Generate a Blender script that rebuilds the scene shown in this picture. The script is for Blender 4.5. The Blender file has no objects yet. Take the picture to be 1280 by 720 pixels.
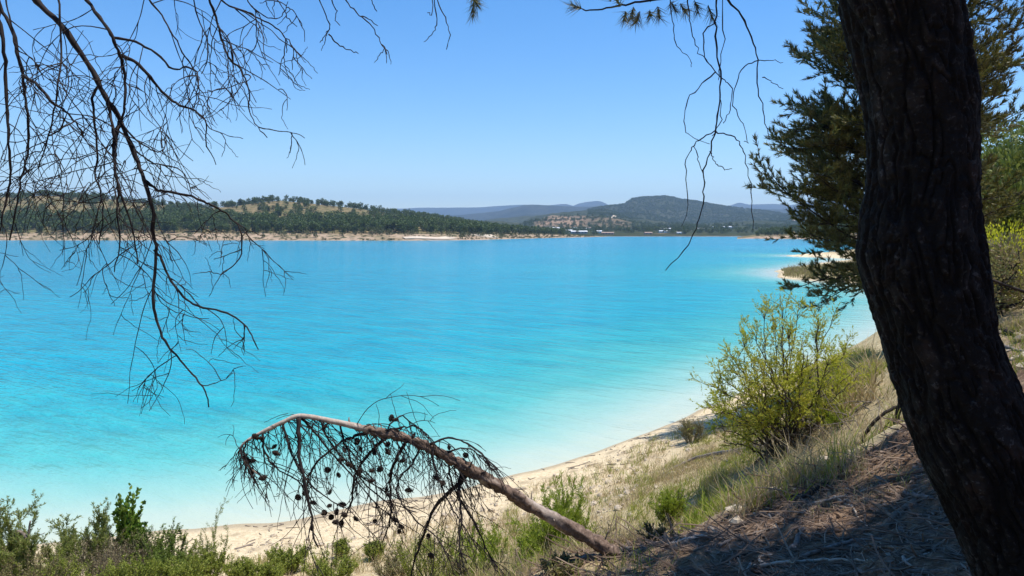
HAZE = 0.0001
import bpy, math, random
import numpy as np
from mathutils import Vector

rng = np.random.default_rng(11)
SC = bpy.context.scene
COL = SC.collection
PI = math.pi
R = math.radians

# ------------------------------------------------------------------ camera
F = 950.0                      # focal length in pixels of the 1280 wide picture
PITCH = math.atan(72 / F)
EYE = np.array([0.0, 0.0, 8.0])
FWD = np.array([0, math.cos(PITCH), -math.sin(PITCH)])
UPV = np.array([0, math.sin(PITCH), math.cos(PITCH)])
cam = bpy.data.cameras.new('camera')
cam.sensor_width = 36.0
cam.lens = F / 1280 * 36
cam.clip_start = 0.05
cam.clip_end = 40000
co = bpy.data.objects.new('camera', cam)
COL.objects.link(co)
co.location = EYE
co.rotation_euler = (PI / 2 - PITCH, 0, 0)
SC.camera = co


def ray(px, py):
    d = FWD + (px - 640) / F * np.array([1.0, 0, 0]) + (360 - py) / F * UPV
    return d


def at(px, py, Y):
    """the point in the place that stands Y metres ahead, seen in direction (px, py)"""
    d = ray(px, py)
    return EYE + d * (Y / d[1])


# ------------------------------------------------------------------ noise
def _h(ix, iy, iz):
    n = (ix.astype(np.int64) * 374761393 + iy.astype(np.int64) * 668265263 + iz.astype(np.int64) * 2147483647) & 0x7fffffff
    n = ((n ^ (n >> 13)) * 1274126177) & 0x7fffffff
    n = ((n ^ (n >> 16)) * 668265263) & 0x7fffffff
    return ((n ^ (n >> 15)) & 0xffff) / 65535.0


def vnoise(p):
    p = np.asarray(p, float)
    if p.shape[1] == 2:
        p = np.c_[p, np.zeros(len(p))]
    i = np.floor(p).astype(np.int64)
    f = p - i
    f = f * f * (3 - 2 * f)
    r = 0
    for dx in (0, 1):
        wx = f[:, 0] if dx else 1 - f[:, 0]
        for dy in (0, 1):
            wy = f[:, 1] if dy else 1 - f[:, 1]
            for dz in (0, 1):
                wz = f[:, 2] if dz else 1 - f[:, 2]
                r = r + wx * wy * wz * _h(i[:, 0] + dx, i[:, 1] + dy, i[:, 2] + dz)
    return r * 2 - 1


def fbm(p, o=4):
    p = np.asarray(p, float)
    r, a, s = 0, 1.0, 0
    for k in range(o):
        r = r + a * vnoise(p * (2.03 ** k) + 17.3 * k)
        s += a
        a *= 0.5
    return r / s


def worley(p):
    i = np.floor(p).astype(np.int64)
    f1 = np.full(len(p), 9.0)
    f2 = np.full(len(p), 9.0)
    for dx in (-1, 0, 1):
        for dy in (-1, 0, 1):
            for dz in (-1, 0, 1):
                c = i + np.array([dx, dy, dz])
                q = np.stack([c[:, 0] + _h(c[:, 0], c[:, 1], c[:, 2]), c[:, 1] + _h(c[:, 0] + 71, c[:, 1], c[:, 2]),
                              c[:, 2] + _h(c[:, 0], c[:, 1] + 37, c[:, 2])], 1)
                d = np.linalg.norm(q - p, axis=1)
                m = d < f1
                f2 = np.where(m, f1, np.minimum(f2, d))
                f1 = np.where(m, d, f1)
    return f1, f2


def sstep(a, b, x):
    t = np.clip((x - a) / (b - a), 0, 1)
    return t * t * (3 - 2 * t)


# ------------------------------------------------------------------ meshes
BASE = {}                      # world position of a thing's Empty


class MB:
    def __init__(self):
        self.v, self.f, self.n = [], [], 0
        self.attr = {}

    def add(self, v, f, mi=0):
        v = np.asarray(v, float).reshape(-1, 3)
        f = np.asarray(f, np.int64)
        self.v.append(v)
        self.f.append((f + self.n, mi))
        self.n += len(v)

    def tube(self, pts, rad, sides=5, mi=0):
        pts = np.asarray(pts, float)
        n = len(pts)
        rad = np.broadcast_to(np.asarray(rad, float), (n,))
        t = np.gradient(pts, axis=0)
        t /= np.linalg.norm(t, axis=1)[:, None] + 1e-12
        ax = np.argmin(np.max(np.abs(t), axis=0))
        ref = np.zeros(3)
        ref[ax] = 1
        a = np.cross(t, ref)
        a /= np.linalg.norm(a, axis=1)[:, None] + 1e-12
        b = np.cross(t, a)
        th = np.arange(sides) / sides * 2 * PI
        ring = pts[:, None, :] + rad[:, None, None] * (np.cos(th)[None, :, None] * a[:, None, :] + np.sin(th)[None, :, None] * b[:, None, :])
        k = np.arange(sides)
        k2 = (k + 1) % sides
        f = []
        for i in range(n - 1):
            f.append(np.stack([i * sides + k, i * sides + k2, (i + 1) * sides + k2, (i + 1) * sides + k], 1))
        self.add(ring.reshape(-1, 3), np.concatenate(f), mi)
        # end caps as fans
        m = self.n
        self.v.append(np.array([pts[0], pts[-1]]))
        self.n += 2
        s0 = m - n * sides
        s1 = m - sides
        self.f.append((np.concatenate([np.stack([s0 + k2, s0 + k, np.full(sides, m)], 1),
                                       np.stack([s1 + k, s1 + k2, np.full(sides, m + 1)], 1)]), mi))

    def leaves(self, p, d, L, W, mi=0, shape='diamond', flat=None):
        """many small flat leaves; p base points, d directions"""
        p = np.asarray(p, float)
        d = np.asarray(d, float)
        n = len(p)
        d = d / (np.linalg.norm(d, axis=1)[:, None] + 1e-9)
        rr = rng.normal(size=(n, 3)) if flat is None else flat + 0.35 * rng.normal(size=(n, 3))
        s = np.cross(d, rr)
        s /= np.linalg.norm(s, axis=1)[:, None] + 1e-9
        L = np.broadcast_to(L, (n,))[:, None]
        W = np.broadcast_to(W, (n,))[:, None]
        if shape == 'needle':
            v = np.stack([p - s * W * .5, p + s * W * .5, p + d * L], 1)
            f = np.arange(n * 3).reshape(n, 3)
        else:
            nn = np.cross(s, d)
            v = np.stack([p, p + d * L * .45 + s * W * .5 + nn * W * .12, p + d * L, p + d * L * .45 - s * W * .5 + nn * W * .12], 1)
            f = np.arange(n * 4).reshape(n, 4)
        self.add(v.reshape(-1, 3), f, mi)

    def build(self, name, mats, parent=None, smooth=False, attrs=None, origin=None):
        V = np.concatenate(self.v)
        org = np.zeros(3)
        if parent is not None:
            org = BASE[parent.name]
        elif origin is not None:
            org = np.asarray(origin, float)
        me = bpy.data.meshes.new(name)
        me.vertices.add(len(V))
        me.vertices.foreach_set('co', (V - org).astype(np.float32).ravel())
        lv, ls, mi = [], [], []
        pos = 0
        for f, m in self.f:
            c, k = f.shape
            lv.append(f.ravel())
            ls.append(pos + np.arange(c) * k)
            mi.append(np.full(c, m))
            pos += c * k
        lv = np.concatenate(lv)
        ls = np.concatenate(ls)
        mi = np.concatenate(mi)
        me.loops.add(len(lv))
        me.loops.foreach_set('vertex_index', lv.astype(np.int32))
        me.polygons.add(len(ls))
        me.polygons.foreach_set('loop_start', ls.astype(np.int32))
        if not isinstance(mats, (list, tuple)):
            mats = [mats]
        for m in mats:
            me.materials.append(m)
        me.polygons.foreach_set('material_index', mi.astype(np.int32))
        me.polygons.foreach_set('use_smooth', np.full(len(ls), bool(smooth)))
        for k, a in (attrs or {}).items():
            at_ = me.attributes.new(k, 'FLOAT', 'POINT')
            at_.data.foreach_set('value', np.asarray(a, np.float32))
        me.update(calc_edges=True)
        o = bpy.data.objects.new(name, me)
        COL.objects.link(o)
        if parent is not None:
            o.parent = parent
            BASE[o.name] = org
        elif origin is not None:
            o.location = org
            BASE[o.name] = org
        else:
            BASE[o.name] = org
        return o


def tag(o, label, cat, group=None):
    o['label'] = label
    o['category'] = cat
    if group:
        o['group'] = group
    return o


def thing(name, label, cat, loc, group=None):
    o = bpy.data.objects.new(name, None)
    o.empty_display_size = 0.2
    COL.objects.link(o)
    o.location = loc
    BASE[o.name] = np.asarray(loc, float)
    return tag(o, label, cat, group)


def unit(v):
    v = np.asarray(v, float)
    return v / (np.linalg.norm(v) + 1e-12)


def wander(p0, d0, L, n, jit=.2, pull=(0, 0, 0), g=rng):
    p = np.asarray(p0, float)
    d = unit(d0)
    pull = np.asarray(pull, float)
    out = [p]
    s = L / n
    for i in range(n):
        d = unit(d + pull / n + g.normal(size=3) * jit)
        p = p + d * s
        out.append(p)
    return np.array(out)


def smooth_line(P, per=5, kink=0.0, g=rng):
    """Catmull-Rom through the points"""
    P = np.asarray(P, float)
    Q = np.vstack([2 * P[0] - P[1], P, 2 * P[-1] - P[-2]])
    out = []
    for i in range(1, len(Q) - 2):
        for k in range(per):
            t = k / per
            a, b, c, d = Q[i - 1], Q[i], Q[i + 1], Q[i + 2]
            out.append(.5 * ((2 * b) + (c - a) * t + (2 * a - 5 * b + 4 * c - d) * t * t + (3 * b - a - 3 * c + d) * t ** 3))
    out.append(P[-1])
    out = np.array(out)
    if kink:
        out[1:-1] += g.normal(size=(len(out) - 2, 3)) * kink
    return out


def pick(line, t):
    """point and tangent at fraction t of a polyline"""
    x = t * (len(line) - 1)
    i = min(int(x), len(line) - 2)
    f = x - i
    return line[i] * (1 - f) + line[i + 1] * f, unit(line[i + 1] - line[i])


# ------------------------------------------------------------------ materials
def new_mat(name):
    m = bpy.data.materials.new(name)
    m.use_nodes = True
    nt = m.node_tree
    return m, nt, nt.nodes['Principled BSDF'], nt.nodes, nt.links


def ramp(nt, stops, interp='LINEAR'):
    n = nt.nodes.new('ShaderNodeValToRGB')
    cr = n.color_ramp
    cr.interpolation = interp
    while len(cr.elements) < len(stops):
        cr.elements.new(0.5)
    for e, (p, c) in zip(cr.elements, stops):
        e.position = p
        e.color = tuple(c) + (1,) if len(c) == 3 else c
    return n


def noise_node(nt, scale, detail=4, rough=.55, coord=None, stretch=None, rot=None):
    n = nt.nodes.new('ShaderNodeTexNoise')
    n.inputs['Scale'].default_value = scale
    n.inputs['Detail'].default_value = detail
    n.inputs['Roughness'].default_value = rough
    if coord is None:
        coord = nt.nodes.new('ShaderNodeNewGeometry').outputs['Position']
    if stretch or rot:
        mp = nt.nodes.new('ShaderNodeMapping')
        if stretch:
            mp.inputs['Scale'].default_value = tuple(1 / v_ for v_ in stretch) if rot else stretch
        if rot:
            mp.vector_type = 'TEXTURE'
        if rot:
            mp.inputs['Rotation'].default_value = rot
        nt.links.new(coord, mp.inputs[0])
        coord = mp.outputs[0]
    nt.links.new(coord, n.inputs['Vector'])
    return n


def mixc(nt, fac, a, b, mode='MIX'):
    n = nt.nodes.new('ShaderNodeMix')
    n.data_type = 'RGBA'
    n.blend_type = mode
    for s, v in ((0, fac), (6, a), (7, b)):
        if hasattr(v, 'links'):
            nt.links.new(v, n.inputs[s])
        elif s == 0:
            n.inputs[0].default_value = v
        else:
            n.inputs[s].default_value = tuple(v) + (1,)
    return n.outputs[2]


def mathn(nt, op, a, b=0.0, c=None, clamp=False):
    n = nt.nodes.new('ShaderNodeMath')
    n.operation = op
    n.use_clamp = clamp
    for i, v in enumerate((a, b) if c is None else (a, b, c)):
        if hasattr(v, 'links'):
            nt.links.new(v, n.inputs[i])
        else:
            n.inputs[i].default_value = v
    return n.outputs[0]


def attr(nt, name):
    n = nt.nodes.new('ShaderNodeAttribute')
    n.attribute_name = name
    return n.outputs['Fac']


def bump(nt, h, strength, dist, normal=None):
    n = nt.nodes.new('ShaderNodeBump')
    n.inputs['Strength'].default_value = strength
    n.inputs['Distance'].default_value = dist
    nt.links.new(h, n.inputs['Height'])
    if normal is not None:
        nt.links.new(normal, n.inputs['Normal'])
    return n.outputs[0]


def leaf_mat(name, cols, trans=.35, rough=.55, patch=None):
    m, nt, b, N, Lk = new_mat(name)
    g = N.new('ShaderNodeNewGeometry')
    rp = ramp(nt, [(i / max(1, len(cols) - 1), c) for i, c in enumerate(cols)])
    Lk.new(g.outputs['Random Per Island'], rp.inputs[0])
    c = rp.outputs[0]
    if patch:
        nz = noise_node(nt, patch[0], 2)
        c = mixc(nt, mathn(nt, 'MULTIPLY', sm(nt, nz.outputs[0], .45, .65), patch[2]), c, patch[1])
    Lk.new(c, b.inputs['Base Color'])
    b.inputs['Roughness'].default_value = rough
    b.inputs['Specular IOR Level'].default_value = .3
    tr = N.new('ShaderNodeBsdfTranslucent')
    Lk.new(c, tr.inputs['Color'])
    mx = N.new('ShaderNodeMixShader')
    mx.inputs[0].default_value = trans
    Lk.new(b.outputs[0], mx.inputs[1])
    Lk.new(tr.outputs[0], mx.inputs[2])
    Lk.new(mx.outputs[0], N['Material Output'].inputs[0])
    return m


def sm(nt, v, a, b):
    n = nt.nodes.new('ShaderNodeMapRange')
    n.interpolation_type = 'SMOOTHSTEP'
    n.inputs[1].default_value = a
    n.inputs[2].default_value = b
    nt.links.new(v, n.inputs[0])
    return n.outputs[0]


def wood_mat(name, c1, c2, scale=30, stretch=(1, 1, .25), bs=.5, bd=.004, rough=.85):
    m, nt, b, N, Lk = new_mat(name)
    nz = noise_node(nt, scale, 5, .65, stretch=stretch)
    rp = ramp(nt, [(.32, c1), (.68, c2)])
    Lk.new(nz.outputs[0], rp.inputs[0])
    Lk.new(rp.outputs[0], b.inputs['Base Color'])
    b.inputs['Roughness'].default_value = rough
    b.inputs['Specular IOR Level'].default_value = .25
    Lk.new(bump(nt, nz.outputs[0], bs, bd), b.inputs['Normal'])
    return m


M = {}
M['dead_twig'] = wood_mat('dead_twig', (.012, .009, .009), (.035, .026, .024), 40)
M['black_bark'] = wood_mat('black_bark', (.010, .008, .007), (.05, .036, .028), 25)
M['stick'] = wood_mat('stick', (.10, .08, .065), (.28, .23, .19), 35)
M['pale_stick'] = wood_mat('pale_stick', (.24, .19, .14), (.50, .41, .32), 35)
M['brown_log'] = wood_mat('brown_log', (.08, .05, .032), (.26, .17, .11), 28)
M['cone'] = wood_mat('cone', (.012, .008, .006), (.05, .032, .022), 60)
M['stem'] = wood_mat('stem', (.05, .04, .03), (.13, .10, .075), 40)
M['needles'] = leaf_mat('pine_needles', [(.03, .045, .012), (.08, .095, .022), (.16, .15, .035), (.23, .19, .05)], .2, .5, patch=(.8, (.11, .075, .028), .5))
M['needles_top'] = leaf_mat('pine_needles_overhead', [(.03, .05, .015), (.05, .075, .02), (.08, .09, .03)], .2, .5)
M['tamarisk'] = leaf_mat('tamarisk_leaf', [(.31, .36, .02), (.42, .46, .035), (.50, .51, .06), (.50, .42, .08)], .5, patch=(.7, (.42, .32, .06), .35))
M['shrub_green'] = leaf_mat('shrub_green_leaf', [(.16, .21, .025), (.25, .29, .04), (.33, .36, .065)], .35)
M['shrub_brown'] = leaf_mat('shrub_brown_leaf', [(.18, .15, .085), (.25, .20, .11), (.32, .25, .15), (.21, .22, .08)], .25)
M['shrub_deep'] = leaf_mat('shrub_deep_leaf', [(.08, .13, .02), (.14, .20, .028), (.20, .26, .045)], .3)
M['tamarisk_grey'] = leaf_mat('grey_tamarisk_leaf', [(.15, .20, .045), (.22, .27, .06), (.28, .32, .08), (.28, .25, .10)], .4)
M['shrub_lime'] = leaf_mat('shrub_lime_leaf', [(.20, .28, .02), (.27, .34, .03), (.34, .38, .05)], .4)
M['shrub_olive'] = leaf_mat('shrub_olive_leaf', [(.17, .18, .055), (.24, .23, .07), (.29, .24, .11), (.18, .12, .08)], .3)
M['shrub_dark'] = leaf_mat('shrub_dark_leaf', [(.03, .04, .02), (.06, .07, .03), (.10, .10, .05)], .25)
M['poplar'] = leaf_mat('poplar_leaf', [(.05, .11, .014), (.10, .19, .022), (.19, .29, .035), (.26, .33, .06)], .4, .35)
M['yellow_bush'] = leaf_mat('yellow_bush_leaf', [(.36, .38, .018), (.50, .50, .03), (.55, .52, .045)], .5)
M['hill_pine'] = leaf_mat('hillside_pine_leaf', [(.08, .11, .02), (.15, .18, .03), (.22, .235, .05)], .25)
M['far_pine'] = leaf_mat('far_pine_leaf', [(.036, .064, .013), (.068, .108, .021), (.115, .155, .034)], .2)
M['far_shrub'] = leaf_mat('far_shrub_leaf', [(.06, .08, .025), (.10, .11, .035), (.13, .13, .05)], .2)
M['dry_grass'] = leaf_mat('dry_grass_blade', [(.28, .21, .10), (.42, .33, .16), (.55, .45, .25), (.34, .23, .13)], .3)
M['green_grass'] = leaf_mat('green_grass_blade', [(.20, .26, .028), (.28, .31, .04), (.36, .34, .08)], .4)
M['litter'] = leaf_mat('pine_litter', [(.08, .05, .03), (.17, .11, .07), (.30, .215, .145)], .1)
# ------------------------------------------------------------------ the near land as one height field
SHORE = np.array([(-120, 44), (-60, 27), (-35, 21.8), (-20, 19.6), (-13, 18.8), (-9.06, 19.8), (-5.7, 20.9), (-2.8, 22.3), (.26, 24.5), (3.5, 27.4), (7.9, 32.8),
                  (16.3, 43), (25, 52.8), (34, 65), (44, 82), (51, 100), (52, 112), (47.5, 122), (47, 134), (52, 150), (62, 166), (78, 190),
                  (96, 212), (90, 228), (86, 237), (92, 247), (120, 262), (180, 300), (300, 380)], float)
CP = [(-20, 12, 3.0), (-40, 10, 5), (-60, 15, 4), (-90, 10, 7), (-25, -5, 9), (-60, -25, 14),
      (0, 0, 6.40), (1.7, 0, 6.55), (-1.5, 0, 6.2), (0, -4, 7.3), (0, -12, 10), (0, -30, 17), (12, -12, 11), (25, -5, 13), (-10, -10, 9),
      (0, 3, 5.95), (-2, 3, 5.5), (-2, 6, 4.5), (-3, 10, 2.5), (-5, 14, 1.15), (-8, 14, 1.15), (-12, 14, 1.3), (-5, 16.5, .62), (-10, 16.8, .55), (-2, 17, .8),
      (-1.2, 14, 1.5), (-6, 6, 4.3), (-8, 2, 5.8), (-12, 8, 3.4),
      (.8, 5.9, 5.45), (.2, 5.0, 5.55), (0, 7.5, 4.3), (-.5, 9, 3.2), (.5, 12, 2.1),
      (1.7, 4.4, 6.0), (2.5, 5.0, 6.15), (1.36, 6.1, 5.4), (2.1, 6.4, 5.6), (2.76, 6.4, 5.9), (3.2, 6.3, 6.2), (1.8, 2.6, 6.5), (3, 3, 6.75),
      (1.9, 8.2, 4.4), (3.0, 9, 4.55), (2.9, 13.1, 2.75), (4.3, 13.3, 3.3), (5.2, 12.1, 4.3), (5.9, 12.3, 4.9), (4.4, 8, 6.0),
      (0, 20, .62), (3.6, 21.3, 1.0), (6, 22, 1.5), (8.2, 21.6, 2.4), (15, 35, 1.5), (22, 46, .7), (12, 28, 2.3), (5.5, 26, .75),
      (8, 12, 6.2), (10, 9, 7.2), (8.5, 14, 6.25), (16, 25, 6.7), (25, 40, 7.5), (38, 60, 7), (15, 10, 8), (25, 25, 9), (20, 33, 4), (33, 55, 4.5), (50, 60, 12),
      (60, 100, 5), (58, 120, 1.6), (52, 128, .9), (62, 142, 1.1), (80, 150, 3), (85, 110, 11), (110, 100, 18), (150, 60, 30), (100, 200, 2.0), (98, 232, 1.2), (125, 235, 5), (170, 250, 9), (200, 150, 28), (260, 250, 25),
      (-13, 30, -1.6), (-3, 32, -1.6), (2, 38, -1.8), (10, 50, -2), (20, 70, -2.4), (-40, 40, -2.6), (0, 80, -4), (-40, 90, -5), (34, 95, -1.8), (40, 128, -.6), (30, 140, -2.5), (60, 195, -2), (70, 240, -1.8),
      (0, 160, -6), (60, 300, -6), (-120, 120, -6), (-150, 60, -3), (0, 300, -7), (150, 330, -4), (-200, 200, -7), (-60, -120, 30), (120, -80, 40), (-200, -60, 30)]
CP = np.array(CP + [(x, y, 0) for x, y in SHORE])


def _kern(r2):
    return np.where(r2 > 1e-12, r2 * np.log(r2 + 1e-12), 0) * .5


_S = 20.0
_X = CP[:, :2] / _S
_n = len(_X)
_A = np.zeros((_n + 3, _n + 3))
_A[:_n, :_n] = _kern(((_X[:, None] - _X[None]) ** 2).sum(2)) + np.eye(_n) * 2e-5
_A[:_n, _n] = 1
_A[:_n, _n + 1:] = _X
_A[_n, :_n] = 1
_A[_n + 1:, :_n] = _X.T
_W = np.linalg.solve(_A, np.r_[CP[:, 2], 0, 0, 0])


def ground_raw(xy):
    xy = np.atleast_2d(np.asarray(xy, float))
    out = np.empty(len(xy))
    for i in range(0, len(xy), 20000):
        q = xy[i:i + 20000] / _S
        out[i:i + 20000] = _kern(((q[:, None] - _X[None]) ** 2).sum(2)) @ _W[:_n] + _W[_n] + q @ _W[_n + 1:]
    r = np.hypot(xy[:, 0], xy[:, 1])
    out = np.clip(out, -8, 45)
    k = sstep(300, 420, r)
    back = (xy[:, 1] < 0) & (r > 100)
    return out * (1 - k) + (-8) * k


def ground_exact(xy):
    xy = np.atleast_2d(np.asarray(xy, float))
    z = ground_raw(xy)
    r = np.hypot(xy[:, 0], xy[:, 1])
    land = sstep(.1, 1.6, z)
    a = fbm(xy * .45 + 3, 3) * .16 + fbm(xy * 1.7, 3) * .05 + fbm(xy * 6.0, 2) * .014
    rough = np.clip(1.4 - r / 9, 0, 1)
    a = a + rough * (np.abs(fbm(xy * 2.6 + 20, 3)) * .11 + fbm(xy * 9 + 2, 2) * .03)
    z = z + a * land * np.clip(14 / (r + 8), .0, 1) * 1.1 + fbm(xy * .5 + 9, 2) * .05 * (1 - land) + land * sstep(30, 80, r) * fbm(xy * .06, 3) * .8
    return z


class HGrid:
    def __init__(self, x0, x1, y0, y1, s):
        self.x0, self.y0, self.s = x0, y0, s
        self.nx, self.ny = int((x1 - x0) / s) + 1, int((y1 - y0) / s) + 1
        A, B = np.meshgrid(x0 + np.arange(self.nx) * s, y0 + np.arange(self.ny) * s, indexing='ij')
        self.z = ground_exact(np.c_[A.ravel(), B.ravel()]).reshape(self.nx, self.ny)

    def __call__(self, xy):
        u = (xy[:, 0] - self.x0) / self.s
        v = (xy[:, 1] - self.y0) / self.s
        ok = (u >= 0) & (v >= 0) & (u < self.nx - 1) & (v < self.ny - 1)
        u, v = np.clip(u, 0, self.nx - 1.001), np.clip(v, 0, self.ny - 1.001)
        i, j = u.astype(int), v.astype(int)
        f, g = u - i, v - j
        z = self.z
        return (z[i, j] * (1 - f) + z[i + 1, j] * f) * (1 - g) + (z[i, j + 1] * (1 - f) + z[i + 1, j + 1] * f) * g, ok


NEAR_G = HGrid(-14, 14, -2, 26, .09)
FAR_G = HGrid(-110, 150, -40, 322, 1.0)


def ground_z(xy):
    xy = np.atleast_2d(np.asarray(xy, float))
    z, ok = NEAR_G(xy)
    z2, _ = FAR_G(xy)
    return np.where(ok, z, z2)


def gz(x, y):
    return float(ground_z([(x, y)])[0])


_T = np.exp(np.linspace(math.log(2.0), math.log(320), 1500))


def hit(px, py, lift=0.0):
    """where the line of sight through (px, py) meets the near ground"""
    d = ray(px, py)
    P = EYE + d * _T[:, None]
    below = P[:, 2] < np.maximum(ground_z(P[:, :2]), -.02)
    i = int(np.argmax(below)) if below.any() else len(_T) - 1
    p = P[i].copy()
    p[2] = gz(p[0], p[1]) + lift
    return p


def shore_dist(xy):
    best = np.full(len(xy), 1e9)
    for a, b in zip(SHORE[:-1], SHORE[1:]):
        ab = b - a
        t = np.clip(((xy - a) @ ab) / (ab @ ab), 0, 1)
        best = np.minimum(best, np.linalg.norm(xy - a - t[:, None] * ab, axis=1))
    return best


def polar(az, rr, wrap):
    A, Q = np.meshgrid(az, rr, indexing='ij')
    x = np.sin(A) * Q
    y = np.cos(A) * Q
    na, nr = len(az), len(rr)
    i = np.arange(na if wrap else na - 1)
    i2 = (i + 1) % na
    j = np.arange(nr - 1)
    I, J = np.meshgrid(i, j, indexing='ij')
    I2 = (I + 1) % na
    f = np.stack([I * nr + J, I * nr + J + 1, I2 * nr + J + 1, I2 * nr + J], -1).reshape(-1, 4)
    return np.c_[x.ravel(), y.ravel()], f


az = np.r_[np.linspace(-R(43), R(43), 700), np.linspace(R(43), 2 * PI - R(43), 110)[1:-1]]
rr = np.r_[np.geomspace(.6, 330, 470), np.geomspace(340, 13500, 40)]
xy, f = polar(az, rr, True)
z = ground_exact(xy)
b = MB()
b.add(np.c_[xy, z], f)
c0 = MB
k = np.arange(len(az)) * len(rr)
b.v.append(np.array([[0, 0, gz(0, 0)]]))
b.f.append((np.stack([k, np.roll(k, -1), np.full(len(az), b.n)], 1)[:, [0, 1, 2]], 0))
b.n += 1
xy1 = np.vstack([xy, [[0, 0]]])
z1 = np.r_[z, gz(0, 0)]
# needle litter lies on the knoll under the pines
X, Y = xy1[:, 0], xy1[:, 1]
edge = 6.45 + .12 * np.sin(X * 3) + .35 * fbm(xy1 * 1.1, 3)
lit = sstep(edge + .35, edge - .35, Y - .05 * X) * sstep(.5, 1.3, X + .4 * fbm(xy1 * 1.3 + 5, 3))
lit = np.maximum(lit, sstep(1.0, -2.5, Y))
lit = np.maximum(lit, sstep(3.4, 4.6, X - .55 * (Y - 6.4)) * sstep(15, 10, Y) * sstep(4.4, 5.4, z1))
veg = np.clip(sstep(.7, 2.2, z1 + .5 * fbm(xy1 * .35, 3)), 0, 1)
beach = sstep(1.5, .4, z1 + .35 * fbm(xy1 * .4 + 4, 3))
wrk = shore_dist(xy1)
wn = fbm(xy1 * .6, 3)
wrack = np.maximum(np.exp(-((wrk - 1.3 - .9 * wn) / .16) ** 2), .8 * np.exp(-((wrk - 3.0 - 1.3 * wn) / .22) ** 2)) * sstep(-.1, .25, fbm(xy1 * 2.3, 3)) * sstep(.03, .1, z1)
m, nt, bs, N, Lk = new_mat('shore_ground')
n1 = noise_node(nt, 1.4, 6, .65)
n2 = noise_node(nt, 9, 5, .7)
n3 = noise_node(nt, 45, 3, .6)
soil = ramp(nt, [(.3, (.30, .225, .125)), (.5, (.45, .355, .205)), (.7, (.58, .48, .30))])
Lk.new(n1.outputs[0], soil.inputs[0])
sand = ramp(nt, [(.3, (.48, .37, .215)), (.5, (.63, .505, .32)), (.7, (.76, .635, .43))])
Lk.new(n2.outputs[0], sand.inputs[0])
c = mixc(nt, attr(nt, 'beach'), soil.outputs[0], sand.outputs[0])
# dry weed tint, patchy
wv = mathn(nt, 'MULTIPLY', sm(nt, n2.outputs[0], .44, .62), mathn(nt, 'MULTIPLY', attr(nt, 'veg'), .6))
c = mixc(nt, wv, c, (.25, .21, .09))
# pebbles
vo = N.new('ShaderNodeTexVoronoi')
vo.inputs['Scale'].default_value = 16
Lk.new(N.new('ShaderNodeNewGeometry').outputs['Position'], vo.inputs['Vector'])
pb = sm(nt, vo.outputs['Distance'], .22, .14)
pb2 = mathn(nt, 'MULTIPLY', pb, sm(nt, n1.outputs[0], .48, .62))
c = mixc(nt, mathn(nt, 'MULTIPLY', pb2, .55), c, mixc(nt, .5, (.40, .33, .24), vo.outputs['Color']))
litc = ramp(nt, [(.3, (.06, .036, .021)), (.5, (.16, .10, .06)), (.72, (.36, .25, .16))])
n4 = noise_node(nt, 14, 6, .72)
Lk.new(n4.outputs[0], litc.inputs[0])
c = mixc(nt, attr(nt, 'litter'), c, litc.outputs[0])
c = mixc(nt, mathn(nt, 'MULTIPLY', attr(nt, 'wrack'), .6), c, (.20, .145, .09))
# wet rim by the water
c = mixc(nt, attr(nt, 'wet'), c, (.40, .325, .215))
Lk.new(c, bs.inputs['Base Color'])
bs.inputs['Roughness'].default_value = .95
bs.inputs['Specular IOR Level'].default_value = .15
h = mathn(nt, 'ADD', n2.outputs[0], mathn(nt, 'MULTIPLY', n3.outputs[0], .35))
h = mathn(nt, 'ADD', h, mathn(nt, 'MULTIPLY', pb2, .25))
Lk.new(bump(nt, h, .75, .07), bs.inputs['Normal'])
wet = sstep(.10, .02, np.abs(z1 - .015))
g = b.build('ground', m, smooth=True, attrs={'litter': lit, 'veg': veg, 'beach': beach, 'wet': wet, 'wrack': wrack})
g['kind'] = 'structure'
LITTER_EDGE = (X, Y, lit)

# ------------------------------------------------------------------ water
az = np.r_[np.linspace(-R(45), R(45), 400), np.linspace(R(45), 2 * PI - R(45), 40)[1:-1]]
rr = np.r_[np.geomspace(9, 330, 260), np.geomspace(335, 13000, 50)]
xy, f = polar(az, rr, True)
sd = shore_dist(xy)
dep = ground_raw(xy)
sd = np.where(dep > 0, 0, sd)
sd = sd * (1 + .22 * fbm(xy * .12, 3)) + .35 * fbm(xy * .5, 2)
b = MB()
b.add(np.c_[xy, np.zeros(len(xy))], f)
m, nt, bs, N, Lk = new_mat('lake_water')
t = mathn(nt, 'POWER', mathn(nt, 'DIVIDE', attr(nt, 'offshore'), 120.0, clamp=True), .5)
q = lambda mtr: (mtr / 120.0) ** .5
rp = ramp(nt, [(0, (.44, .47, .375)), (q(1.4), (.37, .46, .385)), (q(3.8), (.22, .425, .37)), (q(7.2), (.08, .385, .365)), (q(14), (.028, .34, .38)), (q(22), (.010, .31, .40)), (q(60), (.004, .28, .40)), (1, (.003, .262, .40))])
Lk.new(t, rp.inputs[0])
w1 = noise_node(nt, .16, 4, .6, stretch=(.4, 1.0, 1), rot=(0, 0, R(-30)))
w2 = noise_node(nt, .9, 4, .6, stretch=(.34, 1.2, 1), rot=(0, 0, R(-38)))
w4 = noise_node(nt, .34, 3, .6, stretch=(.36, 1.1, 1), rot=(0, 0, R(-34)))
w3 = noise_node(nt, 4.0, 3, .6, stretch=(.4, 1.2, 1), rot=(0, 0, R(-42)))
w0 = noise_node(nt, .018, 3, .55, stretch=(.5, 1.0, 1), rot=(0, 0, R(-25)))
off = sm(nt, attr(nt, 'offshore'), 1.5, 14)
ripple_tint = ramp(nt, [(.37, (.60, .76, .83)), (.5, (.97, .985, .99)), (.63, (1.5, 1.16, 1.10))])  # ripple light and dark painted into the water colour, with broad tint patches
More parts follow.
